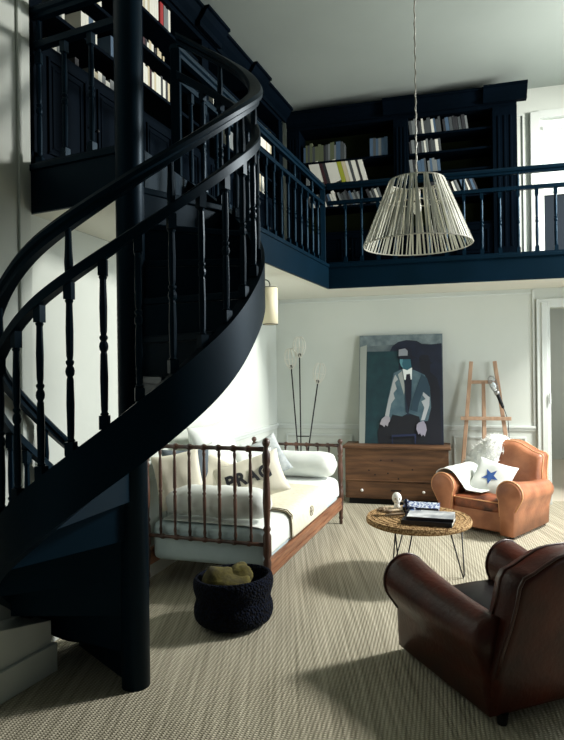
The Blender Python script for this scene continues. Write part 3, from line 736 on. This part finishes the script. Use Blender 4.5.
paint('ground', (14, 26, 48), [(250, 150), (262, 125), (290, 105), (330, 96), (375, 100), (400, 115), (440, 118), (490, 112), (491, 594), (115, 583), (130, 155)], (10, 18, 36))
paint('panel', (16, 56, 62), [(140, 152), (292, 150), (275, 589), (118, 584)], (12, 46, 54))
paint('left_strip', (150, 156, 148), [(107, 130), (140, 120), (128, 400), (120, 583), (92, 580)])
paint('shade_shape', (8, 12, 26), [(385, 180), (400, 168), (428, 170), (436, 200), (448, 208), (436, 215), (434, 250), (465, 280), (478, 330), (480, 594), (400, 594), (400, 260), (392, 240), (388, 212)])
paint('trousers', (8, 12, 22), [(235, 455), (400, 455), (420, 500), (415, 594), (185, 588), (182, 530), (195, 490)])
paint('jacket', (84, 108, 116), [(300, 238), (265, 255), (258, 290), (235, 380), (218, 460), (245, 475), (255, 450), (300, 460), (330, 445), (380, 462), (385, 488), (420, 482), (436, 420), (432, 320), (410, 265), (360, 240)], (62, 88, 100))
paint('left_sleeve', (168, 172, 172), [(272, 262), (262, 290), (238, 380), (220, 455), (238, 462), (250, 400), (268, 375), (262, 350), (278, 330), (270, 300), (286, 285)])
paint('left_lapel', (158, 164, 160), [(285, 262), (305, 245), (318, 330), (312, 360), (296, 300)])
paint('right_sleeve', (178, 182, 184), [(402, 345), (430, 372), (428, 410), (405, 478), (388, 480), (405, 420), (392, 390), (412, 380), (398, 362)])
paint('right_jacket_shade', (38, 62, 76), [(395, 262), (420, 280), (434, 330), (430, 372), (400, 345), (380, 400), (372, 440), (340, 430), (350, 380), (380, 300)])
paint('vest', (24, 40, 58), [(315, 290), (350, 285), (345, 380), (330, 452), (318, 440)])
paint('shirt', (226, 232, 228), [(308, 236), (352, 230), (350, 285), (338, 290), (332, 262), (324, 290), (314, 286)])
paint('tie', (12, 16, 34), [(325, 262), (342, 260), (346, 300), (343, 370), (332, 440), (322, 380), (320, 300)])
paint('face', (44, 92, 106), [(296, 185), (345, 180), (350, 230), (330, 242), (310, 236), (298, 215)])
paint('face_light', (86, 138, 148), [(296, 186), (312, 186), (306, 215), (312, 232), (300, 222), (295, 205)])
paint('hat_crown', (20, 24, 40), [(292, 142), (330, 135), (350, 142), (356, 182), (290, 184)])
paint('hat_light', (138, 142, 148), [(292, 144), (322, 138), (334, 150), (332, 176), (290, 180)])
paint('hat_brim', (14, 18, 34), [(278, 178), (300, 174), (350, 172), (382, 184), (350, 190), (300, 190)])
paint('left_hand', (156, 152, 158), [(205, 470), (225, 455), (243, 462), (244, 480), (236, 490), (232, 506), (222, 498), (216, 508), (206, 500), (194, 495)])
paint('right_hand', (150, 146, 160), [(378, 490), (400, 482), (410, 500), (414, 525), (404, 556), (396, 545), (390, 556), (383, 540), (375, 545), (366, 520), (368, 500)])
paint('stool_edge', (22, 34, 66), [(250, 545), (365, 542), (362, 594), (358, 594), (356, 552), (254, 555), (256, 590), (250, 590)])

# ------------------------------------------------------------------ easel with clip lamp
ez = empty('easel', WP(2.53, .3), -A); tag(ez, 'bare pale wooden artist easel leaning by the back wall behind the tan armchair', 'easel')
def el(t, off, z): return V((t-2.53, .3-off, z))
def beam(mb, a, b, w=.022, d=.016):
    a = V(a); b = V(b); zz = (b-a).normalized(); x = V((1, 0, 0)); x = (x-zz*x.dot(zz)).normalized(); y = zz.cross(x)
    mb.loft([[p+x*sx*w+y*sy*d for sx, sy in ((-1, -1), (1, -1), (1, 1), (-1, 1))] for p in (a, b)]); return mb
beam(MB(), el(2.25, .44, 0), el(2.41, .12, 1.66)).build('leg', 'easel', ez, bevel=.004)
beam(MB(), el(2.86, .44, 0), el(2.67, .12, 1.66)).build('leg', 'easel', ez, bevel=.004)
beam(MB(), el(2.54, .36, .3), el(2.54, .17, 1.42), .02, .014).build('mast', 'easel', ez, bevel=.003)
beam(MB(), el(2.54, .04, 0), el(2.54, .14, 1.35), .018, .012).build('rear_leg', 'easel', ez, bevel=.003)
MB().box(tuple(el(2.39, .175, 1.40)), tuple(el(2.69, .145, 1.44))).build('cross_bar', 'easel', ez, bevel=.003)
MB().box(tuple(el(2.28, .30, .985)), tuple(el(2.83, .255, 1.025))).build('tray', 'easel', ez, bevel=.003)
MB().box(tuple(el(2.27, .40, .40)), tuple(el(2.84, .37, .44))).build('cross_bar', 'easel', ez, bevel=.003)
cl = empty('work_light', WP(2.665, .26, 1.34), -A); cl.scale = (1.1, 1.1, 1.1); tag(cl, 'caged work light with a black handle hanging on the easel', 'work light')
ax = V((.075, -.02, -.2)).normalized(); q = ax.to_track_quat('Z', 'Y').to_matrix().to_4x4()
mb = MB(); mb.lathe([(.016, 0), (.02, .02), (.018, .1), (.014, .15), (.01, .16)], ax*.05, 14, q); mb.build('handle', 'black', cl, True)
mb = MB()
mb.lathe([(.026, 0), (.028, .02), (.026, .04)], ax*.02, 14, q); mb.build('collar', 'steel', cl, True)
mb = MB()
for k in range(8):
    a = 2*pi*k/8; pts = [q @ V((r*cos(a), r*sin(a), z)) for r, z in ((.026, .02), (.038, -.03), (.04, -.08), (.03, -.13), (.002, -.15))]; mb.tube(pts, .0025, 5)
for z, r in ((-.03, .038), (-.09, .039)): mb.tube([q @ V((r*cos(2*pi*k/20), r*sin(2*pi*k/20), z)) for k in range(20)], .0025, 5, closed=True)
mb.build('cage', 'steel', cl)
MB().sph(q @ V((0, 0, -.04)), (.022, .022, .04), 14, 8, q).build('bulb', 'glass', cl, True)
MB().tube([ax*.2, ax*.22+V((.01, 0, -.02)), V((.12, .01, -.32)), V((.14, .03, -.7)), V((.17, .05, -1.33))], .004, 6).build('cord', 'black', cl)

# ------------------------------------------------------------------ floor lamp with three wire heads
fx, fy = .22, 7.30
fl = empty('floor_lamp', (fx, fy, 0)); tag(fl, 'black three-stem floor lamp with pale wire tulip heads behind the far bed end', 'floor lamp')
MB().lathe([(.13, 0), (.13, .015), (.03, .025), (.012, .06)], n=24).build('base', 'black', fl, True)
heads = [((.17-fx, .05, 1.50), .0), ((-.03, 0, 1.64), .0), ((.205, -.03, 1.345), .25)]
heads = [((-.105, .04, 1.60), -.05), ((-.005, -.01, 1.74), .02), ((.21, -.03, 1.42), .22)]
for i, (hp, ln) in enumerate(heads):
    hp = V(hp)
    st = MB().rod((0, 0, .04), tuple(hp), .0085, 8).build('stem', 'black', fl, True)
    MB().lathe([(.016, 0), (.02, .03), (.012, .05)], hp, 10).build('socket', 'black', st, True)
    dz = (hp-V((0, 0, .04))).normalized(); q = dz.to_track_quat('Z', 'Y').to_matrix().to_4x4()
    mb = MB(); prof = [(.016, .0), (.055, .05), (.078, .12), (.075, .18), (.05, .235), (.03, .25)]
    for k in range(10):
        a = 2*pi*k/10; mb.tube([hp+(q @ V((r*cos(a+.5*z), r*sin(a+.5*z), z))) for r, z in prof], .0042, 4)
    for r, z in (prof[1], prof[2], prof[4], prof[5]): mb.tube([hp+(q @ V((r*cos(2*pi*k/20), r*sin(2*pi*k/20), z))) for k in range(20)], .0018, 4, closed=True)
    mb.build('wire_shade', 'wire', fl)
MB().rod((-.045, .015, .78), (.10, -.015, .78), .006).build('cross_bar', 'black', fl)

# ------------------------------------------------------------------ wall sconce
sc = empty('wall_sconce', (-.105, 5.7, 2.2)); tag(sc, 'cylindrical cream wall lamp on a curved black arm beside the staircase', 'wall lamp')
MB().lathe([(.072, -.175), (.072, .175)], n=28, cap=False).build('lamp_shade', 'shade', sc, True, solid=.003)
mb = MB()
for z in (-.175, .175): mb.tube([(.073*cos(2*pi*k/28), .073*sin(2*pi*k/28), z) for k in range(28)], .003, 6, closed=True)
for k in range(3): a = 2*pi*k/3; mb.rod((0, 0, .17), (.072*cos(a), .072*sin(a), .172), .002)
mb.build('rim', 'black', sc)
mb = MB(); mb.tube([(0, 0, .16), (0, 0, .205), (-.01, .004, .235), (-.035, .012, .25), (-.07, .025, .25), (-.3, .10, .24), (-.50, .157, .24)], .005, 8); mb.build('arm', 'black', sc, True)
MB().lathe([(.04, 0), (.04, .02)], (-.525, .165, .24), 16, Matrix.Rotation(R(90), 4, 'Y') @ Matrix.Rotation(R(17), 4, 'X')).build('wall_plate', 'black', sc)

# ------------------------------------------------------------------ pendant lamp
pd = empty('pendant_lamp', (.868, 3.8, 2.37)); tag(pd, 'large conical pendant lamp of cream strips hanging from the ceiling', 'pendant lamp')
rb_, rt_, hh = .337, .170, .405
mb = MB(); n = 84; rnd = random.Random(3)
for k in range(n):
    a = 2*pi*k/n+rnd.uniform(-.02, .02); b = a+rnd.uniform(-.10, .10); w = rnd.uniform(.0035, .0075)
    def pp(a_, r_, z, s): return V((r_*cos(a_+s/r_), r_*sin(a_+s/r_), z))
    o_ = .002*(k % 3)
    A1, A2 = pp(a, rb_+o_, 0, -w), pp(a, rb_+o_, 0, w); B1, B2 = pp(b, rt_+o_, hh, -w*.9), pp(b, rt_+o_, hh, w*.9)
    d_ = V((cos(a), sin(a), 0))*.0015
    mb.loft([[A1, A2, A2+d_, A1+d_], [B1, B2, B2+d_, B1+d_]])
mb.build('strip_shade', 'strip', pd)
mb = MB()
for r_, z in ((rb_, 0), (rt_, hh), (rb_-(rb_-rt_)*.74-.008, hh*.74)): mb.tube([(r_*cos(2*pi*k/64), r_*sin(2*pi*k/64), z) for k in range(64)], .004, 6, closed=True)
for k in range(3): a = 2*pi*k/3+.4; mb.rod((0, 0, hh*.74), ((rt_+.035)*cos(a), (rt_+.035)*sin(a), hh*.74), .003)
mb.build('wire_rings', 'wire', pd)
MB().lathe([(.016, 0), (.022, .01), (.022, .06), (.01, .075)], (0, 0, hh*.70), 14).build('socket', 'wire', pd, True)
MB().sph((0, 0, hh*.58), (.028, .028, .045), 14, 10).build('bulb', 'bulb', pd, True)
mb = MB(); pts = [(0.005*sin(i*1.4), .005*cos(i*1.4), hh*.85+i*.02) for i in range(int((ZC-2.37-hh*.85)/.02))]; mb.tube(pts, .0035, 5); mb.rod((0, 0, hh*.8), (0, 0, ZC-2.38), .003, 6)
mb.build('cord', 'wire', pd)
MB().lathe([(.05, -.03), (.05, 0)], (0, 0, ZC-2.371), 16).build('ceiling_rose', 'wire', pd)

# ------------------------------------------------------------------ coffee table
tx, ty, tz, tr = 1.03, 4.60, .45, .395
tb = empty('coffee_table', (tx, ty, 0)); tag(tb, 'round woven rattan coffee table on thin black hairpin legs', 'table')
MB().lathe([(tr-.02, tz-.045), (tr, tz-.035), (tr+.003, tz-.015), (tr-.008, tz), (tr-.02, tz+.002), (tr-.035, tz), (.01, tz-.002)], n=64).build('tabletop', 'woven_rattan', tb, True)
mb = MB()
for r_ in (.385, .35, .31, .26, .21, .16, .11, .06): mb.tube([(r_*cos(2*pi*k/64), r_*sin(2*pi*k/64), tz-.001) for k in range(64)], .006, 5, closed=True)
mb.build('woven_coils', 'woven_rattan', tb, True)
for p1, p2, f in (((.20, -.12), (.335, .02), (.32, -.07)), ((-.20, -.10), (-.09, -.22), (-.17, -.18)), ((-.13, .20), (-.02, .29), (-.14, .27))):
    p1 = V((*p1, 0)); p2 = V((*p2, 0)); f = V((*f, 0)); s = (p1-p2).normalized()
    MB().tube([p1+UP*(tz-.046), f+s*.012+UP*.02, f+UP*.006, f-s*.012+UP*.02, p2+UP*(tz-.046)], .0055, 8).build('hairpin_leg', 'black', tb, True)
def onT(x, y, z=0): return V((x, y, tz+.006+z))
def flatbook(loc, rz, w, d, h, cover, spine, lbl, pages='page'):
    root = empty('book', loc, rz); tag(root, lbl, 'book')
    MB().box((-w/2, -d/2, .0), (w/2, d/2, .003)).box((-w/2, -d/2, h-.003), (w/2, d/2, h)).build('cover', cover, root)
    MB().box((-w/2+.003, -d/2+.002, .003), (w/2-.004, d/2-.004, h-.003)).build('pages', pages, root)
    MB().box((-w/2-.001, -d/2-.002, 0), (w/2, -d/2, h+.0004)).build('spine', spine, root)
    return root
big = flatbook(onT(1.07, 4.43), R(-22), .36, .25, .030, 'cbk', 'cbk', 'black-spined thick book at the bottom of the near stack on the table')
flatbook(onT(1.09, 4.44, .031), R(-19), .33, .23, .022, 'cgr', 'cbk', 'grey photo-covered book lying on top of the black-spined one')
flatbook(onT(1.09, 4.74), R(-14), .26, .22, .028, 'cbk', 'cbk', 'dark book underneath the blue and white patterned one')
flatbook(onT(1.09, 4.74, .029), R(-18), .27, .21, .026, 'cbl', 'cbk', 'blue and white patterned book at the back of the table')
flatbook(onT(.92, 4.80), R(8), .20, .15, .018, 'ccr', 'ccr', 'tan book lying flat under the white head sculpture')
sk = empty('head_sculpture', onT(.905, 4.80, .019)); tag(sk, 'small white plaster head standing on the tan book', 'sculpture')
mb = MB(); mb.lathe([(.030, 0), (.026, .012), (.020, .03), (.022, .045)], n=16)
mb.sph((0, 0, .08), (.038, .045, .045), 20, 14); mb.sph((0, -.02, .06), (.024, .026, .026), 14, 8); mb.sph((0, -.045, .072), (.006, .01, .012), 8, 6)
mb.build('head', 'ceramic', sk, True)
MB().sph((-.014, -.038, .082), .007, 8, 6).sph((.014, -.038, .082), .007, 8, 6).build('eye_hollow', 'wood2', sk, True)
mb = MB()
for i in range(7):
    a = i*.9; p = V((.03*cos(a), .022*sin(a), .018+.006*(i % 3))); d = V((cos(a*1.7), sin(a*1.7), .3*sin(i))).normalized()*.035
    mb.tube([p-d, p+V((0, 0, .006)), p+d], [.008, .013, .006], 8)
o = mb.build('driftwood', 'wood2', None, True); o.location = onT(.78, 4.66, .008); tag(o, 'knotted piece of driftwood at the left edge of the table', 'driftwood')
mb = MB(); mb.box((-.12, -.012, 0), (.12, .012, .012)); o = mb.build('wooden_stick', 'wood2', None, bevel=.003); o.location = onT(.90, 4.66); o.rotation_euler = (0, 0, R(14)); tag(o, 'flat wooden stick lying in front of the white head', 'stick')
bd = empty('bird_figurine', onT(.975, 4.60), R(150)); tag(bd, 'dark bird figurine with pale beak between the book stacks', 'figurine')
mb = MB(); mb.sph((0, 0, .04), (.045, .03, .036), 16, 10); mb.tube([(.02, 0, .05), (.035, 0, .08), (.036, 0, .10)], [.024, .018, .019], 12); mb.sph((.038, 0, .108), .022, 14, 10); mb.tube([(-.03, 0, .04), (-.08, 0, .05)], [.02, .006], 8)
mb.build('body', mat('dark_blue_glaze', (22, 32, 58), .25), bd, True)
MB().tube([(.055, 0, .108), (.085, 0, .102)], [.009, .002], 8).build('beak', 'ccr', bd, True)
MB().sph((-.01, -.018, .04), (.03, .016, .02), 12, 8).sph((-.01, .018, .04), (.03, .016, .02), 12, 8).build('wing', mat('pale_blue_glaze', (96, 128, 176), .25), bd, True)

# ------------------------------------------------------------------ armchairs
def armchair(loc, rz, lm, pipe, seatm, label, backm=None, wide=False):
    root = empty('leather_armchair', loc, rz); tag(root, label, 'armchair')
    # base
    MB().box((-.26, -.30, .04), (.26, .385, .235)).build('base', lm, root, bevel=.02, seg=3)
    # seat cushion
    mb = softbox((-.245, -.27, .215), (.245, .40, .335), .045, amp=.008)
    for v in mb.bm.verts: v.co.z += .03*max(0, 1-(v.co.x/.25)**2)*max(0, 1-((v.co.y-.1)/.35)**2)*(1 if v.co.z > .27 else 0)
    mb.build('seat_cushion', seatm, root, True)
    pts = [(-.235, .392), (.235, .392)]
    MB().tube([(-.238, -.1, .322), (-.238, .385, .322), (-.225, .402, .322), (.225, .402, .322), (.238, .385, .322), (.238, -.1, .322)], .006, 6).build('seat_piping', pipe, root, True)
    # arms: keyhole section swept from back to front, top falling to the back
    for s in (-1, 1):
        rings = []; ys = [-.34, -.30, -.2, -.1, 0, .1, .2, .3, .36, .40, .425, .435]
        for y in ys:
            f = (y+.34)/.775
            r = .108+.032*f**2; zc = (.372 if wide else .36)+.055*f**2.2; 
            shrink = 1 if y < .38 else {.40: .985, .425: .93, .435: .84}[y]
            sec = []
            inner, outer = -.085, .055
            if wide: r *= .91
            sec.append((inner, .035)); sec.append((inner, .2))
            a0 = R(212); a1 = R(-38)
            for k in range(19):
                a = a0+(a1-a0)*k/18; sec.append((.012+r*cos(a), zc+r*sin(a)))
            sec.append((outer+.01, zc-.16)); sec.append((outer, .035))
            cxm, czm = 0, .28
            rings.append([V((s*(.335+cxm+(x-cxm)*shrink), y, max(.035, czm+(z-czm)*(shrink if z > .06 else 1)))) for x, z in sec])
        arm = MB().loft(rings).build('arm', lm, root, True, bevel=0)
        rg = rings[-3]
        MB().tube([p+V((0, .014, 0)) for p in rg[1:-1]], .0075, 6).build('arm_piping', pipe, arm, True)
    # back: shoulders and a central hump, leaning backwards
    half = [(.39, .038), (.385, .22), (.36, .34), (.33, .44), (.31, .54), (.30, .63), (.28, .668), (.23, .685), (.17, .715), (.11, .742), (.05, .755)]
    if wide: half = [(.39, .038), (.385, .22), (.37, .34), (.355, .44), (.345, .54), (.35, .62), (.355, .69), (.33, .715), (.26, .73), (.18, .77), (.11, .805), (.05, .82)]
    out = [(x, z) for x, z in half]+[(-x, z) for x, z in half[::-1]]
    def yb(z): return -.36-.10*max(0, z-.06)/.7
    mb = MB(); n = len(out)
    def ringy(k, inset):
        cx_, cz_ = 0, .40
        return [V((x*(1-inset), k(z), cz_+(z-cz_)*(1-inset*.8))) for x, z in out]
    L0_ = [ringy(lambda z: yb(z)-.005, .10), ringy(lambda z: yb(z)+.0, .035), ringy(lambda z: yb(z)+.03, 0), ringy(lambda z: yb(z)+.12, 0), ringy(lambda z: yb(z)+.155+.02*sin(max(0, z-.3)*5), .04), ringy(lambda z: yb(z)+.19, .14), ringy(lambda z: yb(z)+.21, .4)]
    b_ = MB().loft(L0_).build('backrest', backm or lm, root, True)
    MB().tube([V((x*.99, yb(z)+.008, z*.995+.002)) for x, z in out[1:-1]], .008, 6).build('back_piping', pipe, b_, True)
    MB().tube([V((x*1.0, yb(z)+.13, z)) for x, z in out[3:-3]], .006, 6).build('back_piping', pipe, b_, True)
    for x in (-.33, .33):
        for y in (-.35, .34):
            MB().lathe([(.022, 0), (.028, .05)], (x, y, 0), 12).build('foot', 'black', root)
    return root
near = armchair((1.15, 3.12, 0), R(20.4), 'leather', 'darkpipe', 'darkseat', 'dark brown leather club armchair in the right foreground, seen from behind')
far = armchair((2.13, 6.04, 0), R(133.8), 'tan', 'tanpipe', 'seatworn', 'worn tan leather club armchair with white throw, facing the coffee table', wide=True)
Mf = Matrix.Translation(far.location) @ Matrix.Rotation(R(133.8), 4, 'Z')
# white throw over the chair's right arm and seat
def cloth(prof, y0, y1, n, name, m, lbl, cat, amp, seed, solid, base, flare=0, sub=1, skew=0):
    rings = []
    for i in range(n+1):
        f = i/n; rings.append([])
        for j, (x, z) in enumerate(prof):
            y = y0+(y1-y0)*f+skew*j/len(prof)+flare*noise.noise(V((j*.7, seed, f*0)))*(f-.5)*2
            nn = V((noise.noise(V((x*9, y*9, z*9+seed))), 0, noise.noise(V((x*9+3, y*9, z*9+seed)))))
            rings[-1].append(V((x, y, z))+nn*amp)
    o = MB().loft(rings, cap=False, closed=False).build(name, m, None, True, solid=solid, sub=sub); o.matrix_world = base
    return tag(o, lbl, cat)
cloth([(.507, .36), (.510, .42), (.502, .49), (.46, .55), (.38, .580), (.30, .578), (.235, .54), (.195, .48), (.18, .42), (.14, .385), (.05, .385), (-.05, .385)], -.30, .33, 18, 'throw_blanket', 'linen', 'white cotton throw draped over the left arm and seat of the tan armchair', 'throw', .014, 3, .012, Mf, flare=.12, skew=.02)
# sheepskin over the backrest
rings = []
pf = [(-.52, .62), (-.525, .74), (-.49, .80), (-.42, .825), (-.35, .82), (-.29, .785), (-.25, .72), (-.21, .62), (-.17, .52), (-.12, .43)]
for i in range(15):
    f = i/14; x = .06+.40*f
    drop = .20*max(0, (f-.35)/.65)**1.2
    e = 1-abs(2*f-1)**4
    ring = []
    for k, (y, z) in enumerate(pf):
        p = V((x+.02*noise.noise(V((k*.9, 1, 2)))*(1 if f in (0, 1) else .3), y+.01*e, z-drop*(1 if z > .6 else .3)+.03*e*(1 if z > .6 else .6)))
        ring.append(p+V((noise.noise(p*22), noise.noise(p*22+V((4, 0, 0))), noise.noise(p*22+V((0, 4, 0)))))*.018)
    rings.append(ring)
o = MB().loft(rings, cap=False, closed=False).build('sheepskin', 'fur', None, True, solid=.05, sub=2); o.matrix_world = Mf; tag(o, 'fluffy white sheepskin hanging over the backrest of the tan armchair', 'sheepskin')
# fur tufts as part
mb = MB(); rnd = random.Random(5)
for r_ in rings:
    for p in r_:
        for q_ in range(7):
            b = p+V((rnd.uniform(-.016, .016), rnd.uniform(-.02, .02), rnd.uniform(-.02, .02))); d = V((rnd.uniform(-1, 1), rnd.uniform(-.2, 1), rnd.uniform(-.6, 1))).normalized()*rnd.uniform(.03, .05)
            mb.rod(b, b+d, .005, 4, .0008)
t_ = mb.build('fur_tufts', 'fur', o)
st = pillow('cushion', .40, .40, .12, (-.01, .09, .47), (1, -.1, 0), (-.12, .80, .5), 'linen', 'white cushion with a blue star on the seat of the tan armchair', seed=12, base=Mf, roll=-6)
pts = []
for k in range(10):
    a = R(90+36*k+8); r_ = .088 if k % 2 == 0 else .037; pts.append((r_*cos(a)+.0, r_*sin(a)-.01))
mb = MB(); c = mb.bm.verts.new((0, -.01, .0))
vv = [mb.bm.verts.new((x, y, 0)) for x, y in pts]
for k in range(10): mb.face([c, vv[k], vv[(k+1) % 10]])
bmesh.ops.subdivide_edges(mb.bm, edges=list(mb.bm.edges), cuts=2, use_grid_fill=True)
for v in mb.bm.verts: v.co.z = ((1-(v.co.x/.2)**4)*(1-(v.co.y/.2)**4))**.55*.06+.004+noise.noise(V((v.co.x*9, v.co.y*9, 12)))*.0144+.005
mb.build('star_print', 'blue', st, True)

# ------------------------------------------------------------------ light
def area(name, loc, target, sx, sy, power, col=(1, 1, 1), spread=180):
    l = bpy.data.lights.new(name, 'AREA'); l.shape = 'RECTANGLE'; l.size = sx; l.size_y = sy; l.energy = power; l.color = col; l.spread = R(spread)
    o = bpy.data.objects.new(name, l); COL.objects.link(o); o.location = loc
    o.rotation_euler = (V(target)-V(loc)).to_track_quat('-Z', 'Y').to_euler(); return o
area('window_daylight', (4.55, 5.1, 4.0), (.7, 5.0, .3), .6, .8, 370, (1, .98, .93))
area('window_skylight', (4.7, 5.0, 2.3), (0, 5.8, 1.2), 1.8, 3.2, 80, (.88, .96, 1), 125)
area('back_wall_fill', (4.4, 1.3, 1.7), (1.3, 7.3, 1.35), 1.5, 1.8, 30, (.95, .98, 1), 75)  # added fill light that brightens the back wall through the extra opening
area('hall_fill', tuple(WP(5.4, -1.8, 2.5)), tuple(WP(4.2, -2, 0)), 1, 1, 40, (1, 1, .97))  # area light added inside the hall to brighten it; no window there
w = bpy.data.worlds.new('w'); S.world = w; w.use_nodes = True
bg = w.node_tree.nodes['Background']; bg.inputs[0].default_value = (.72, .84, .88, 1); bg.inputs[1].default_value = .06

# ------------------------------------------------------------------ camera
cam = bpy.data.cameras.new('camera'); co = bpy.data.objects.new('camera', cam); COL.objects.link(co)
cam.sensor_fit = 'HORIZONTAL'; cam.sensor_width = 36; cam.lens = 36*600/564; cam.clip_start = .05
co.matrix_world = Matrix.Translation((0, 0, 1.59)) @ Matrix.Rotation(R(90), 4, 'X') @ Matrix.Rotation(-.013, 4, 'Z')
S.camera = co
S.view_settings.view_transform = 'Standard'; S.view_settings.look = 'None'; S.view_settings.exposure = .12; S.view_settings.gamma = 1
S.view_settings.use_curve_mapping = False
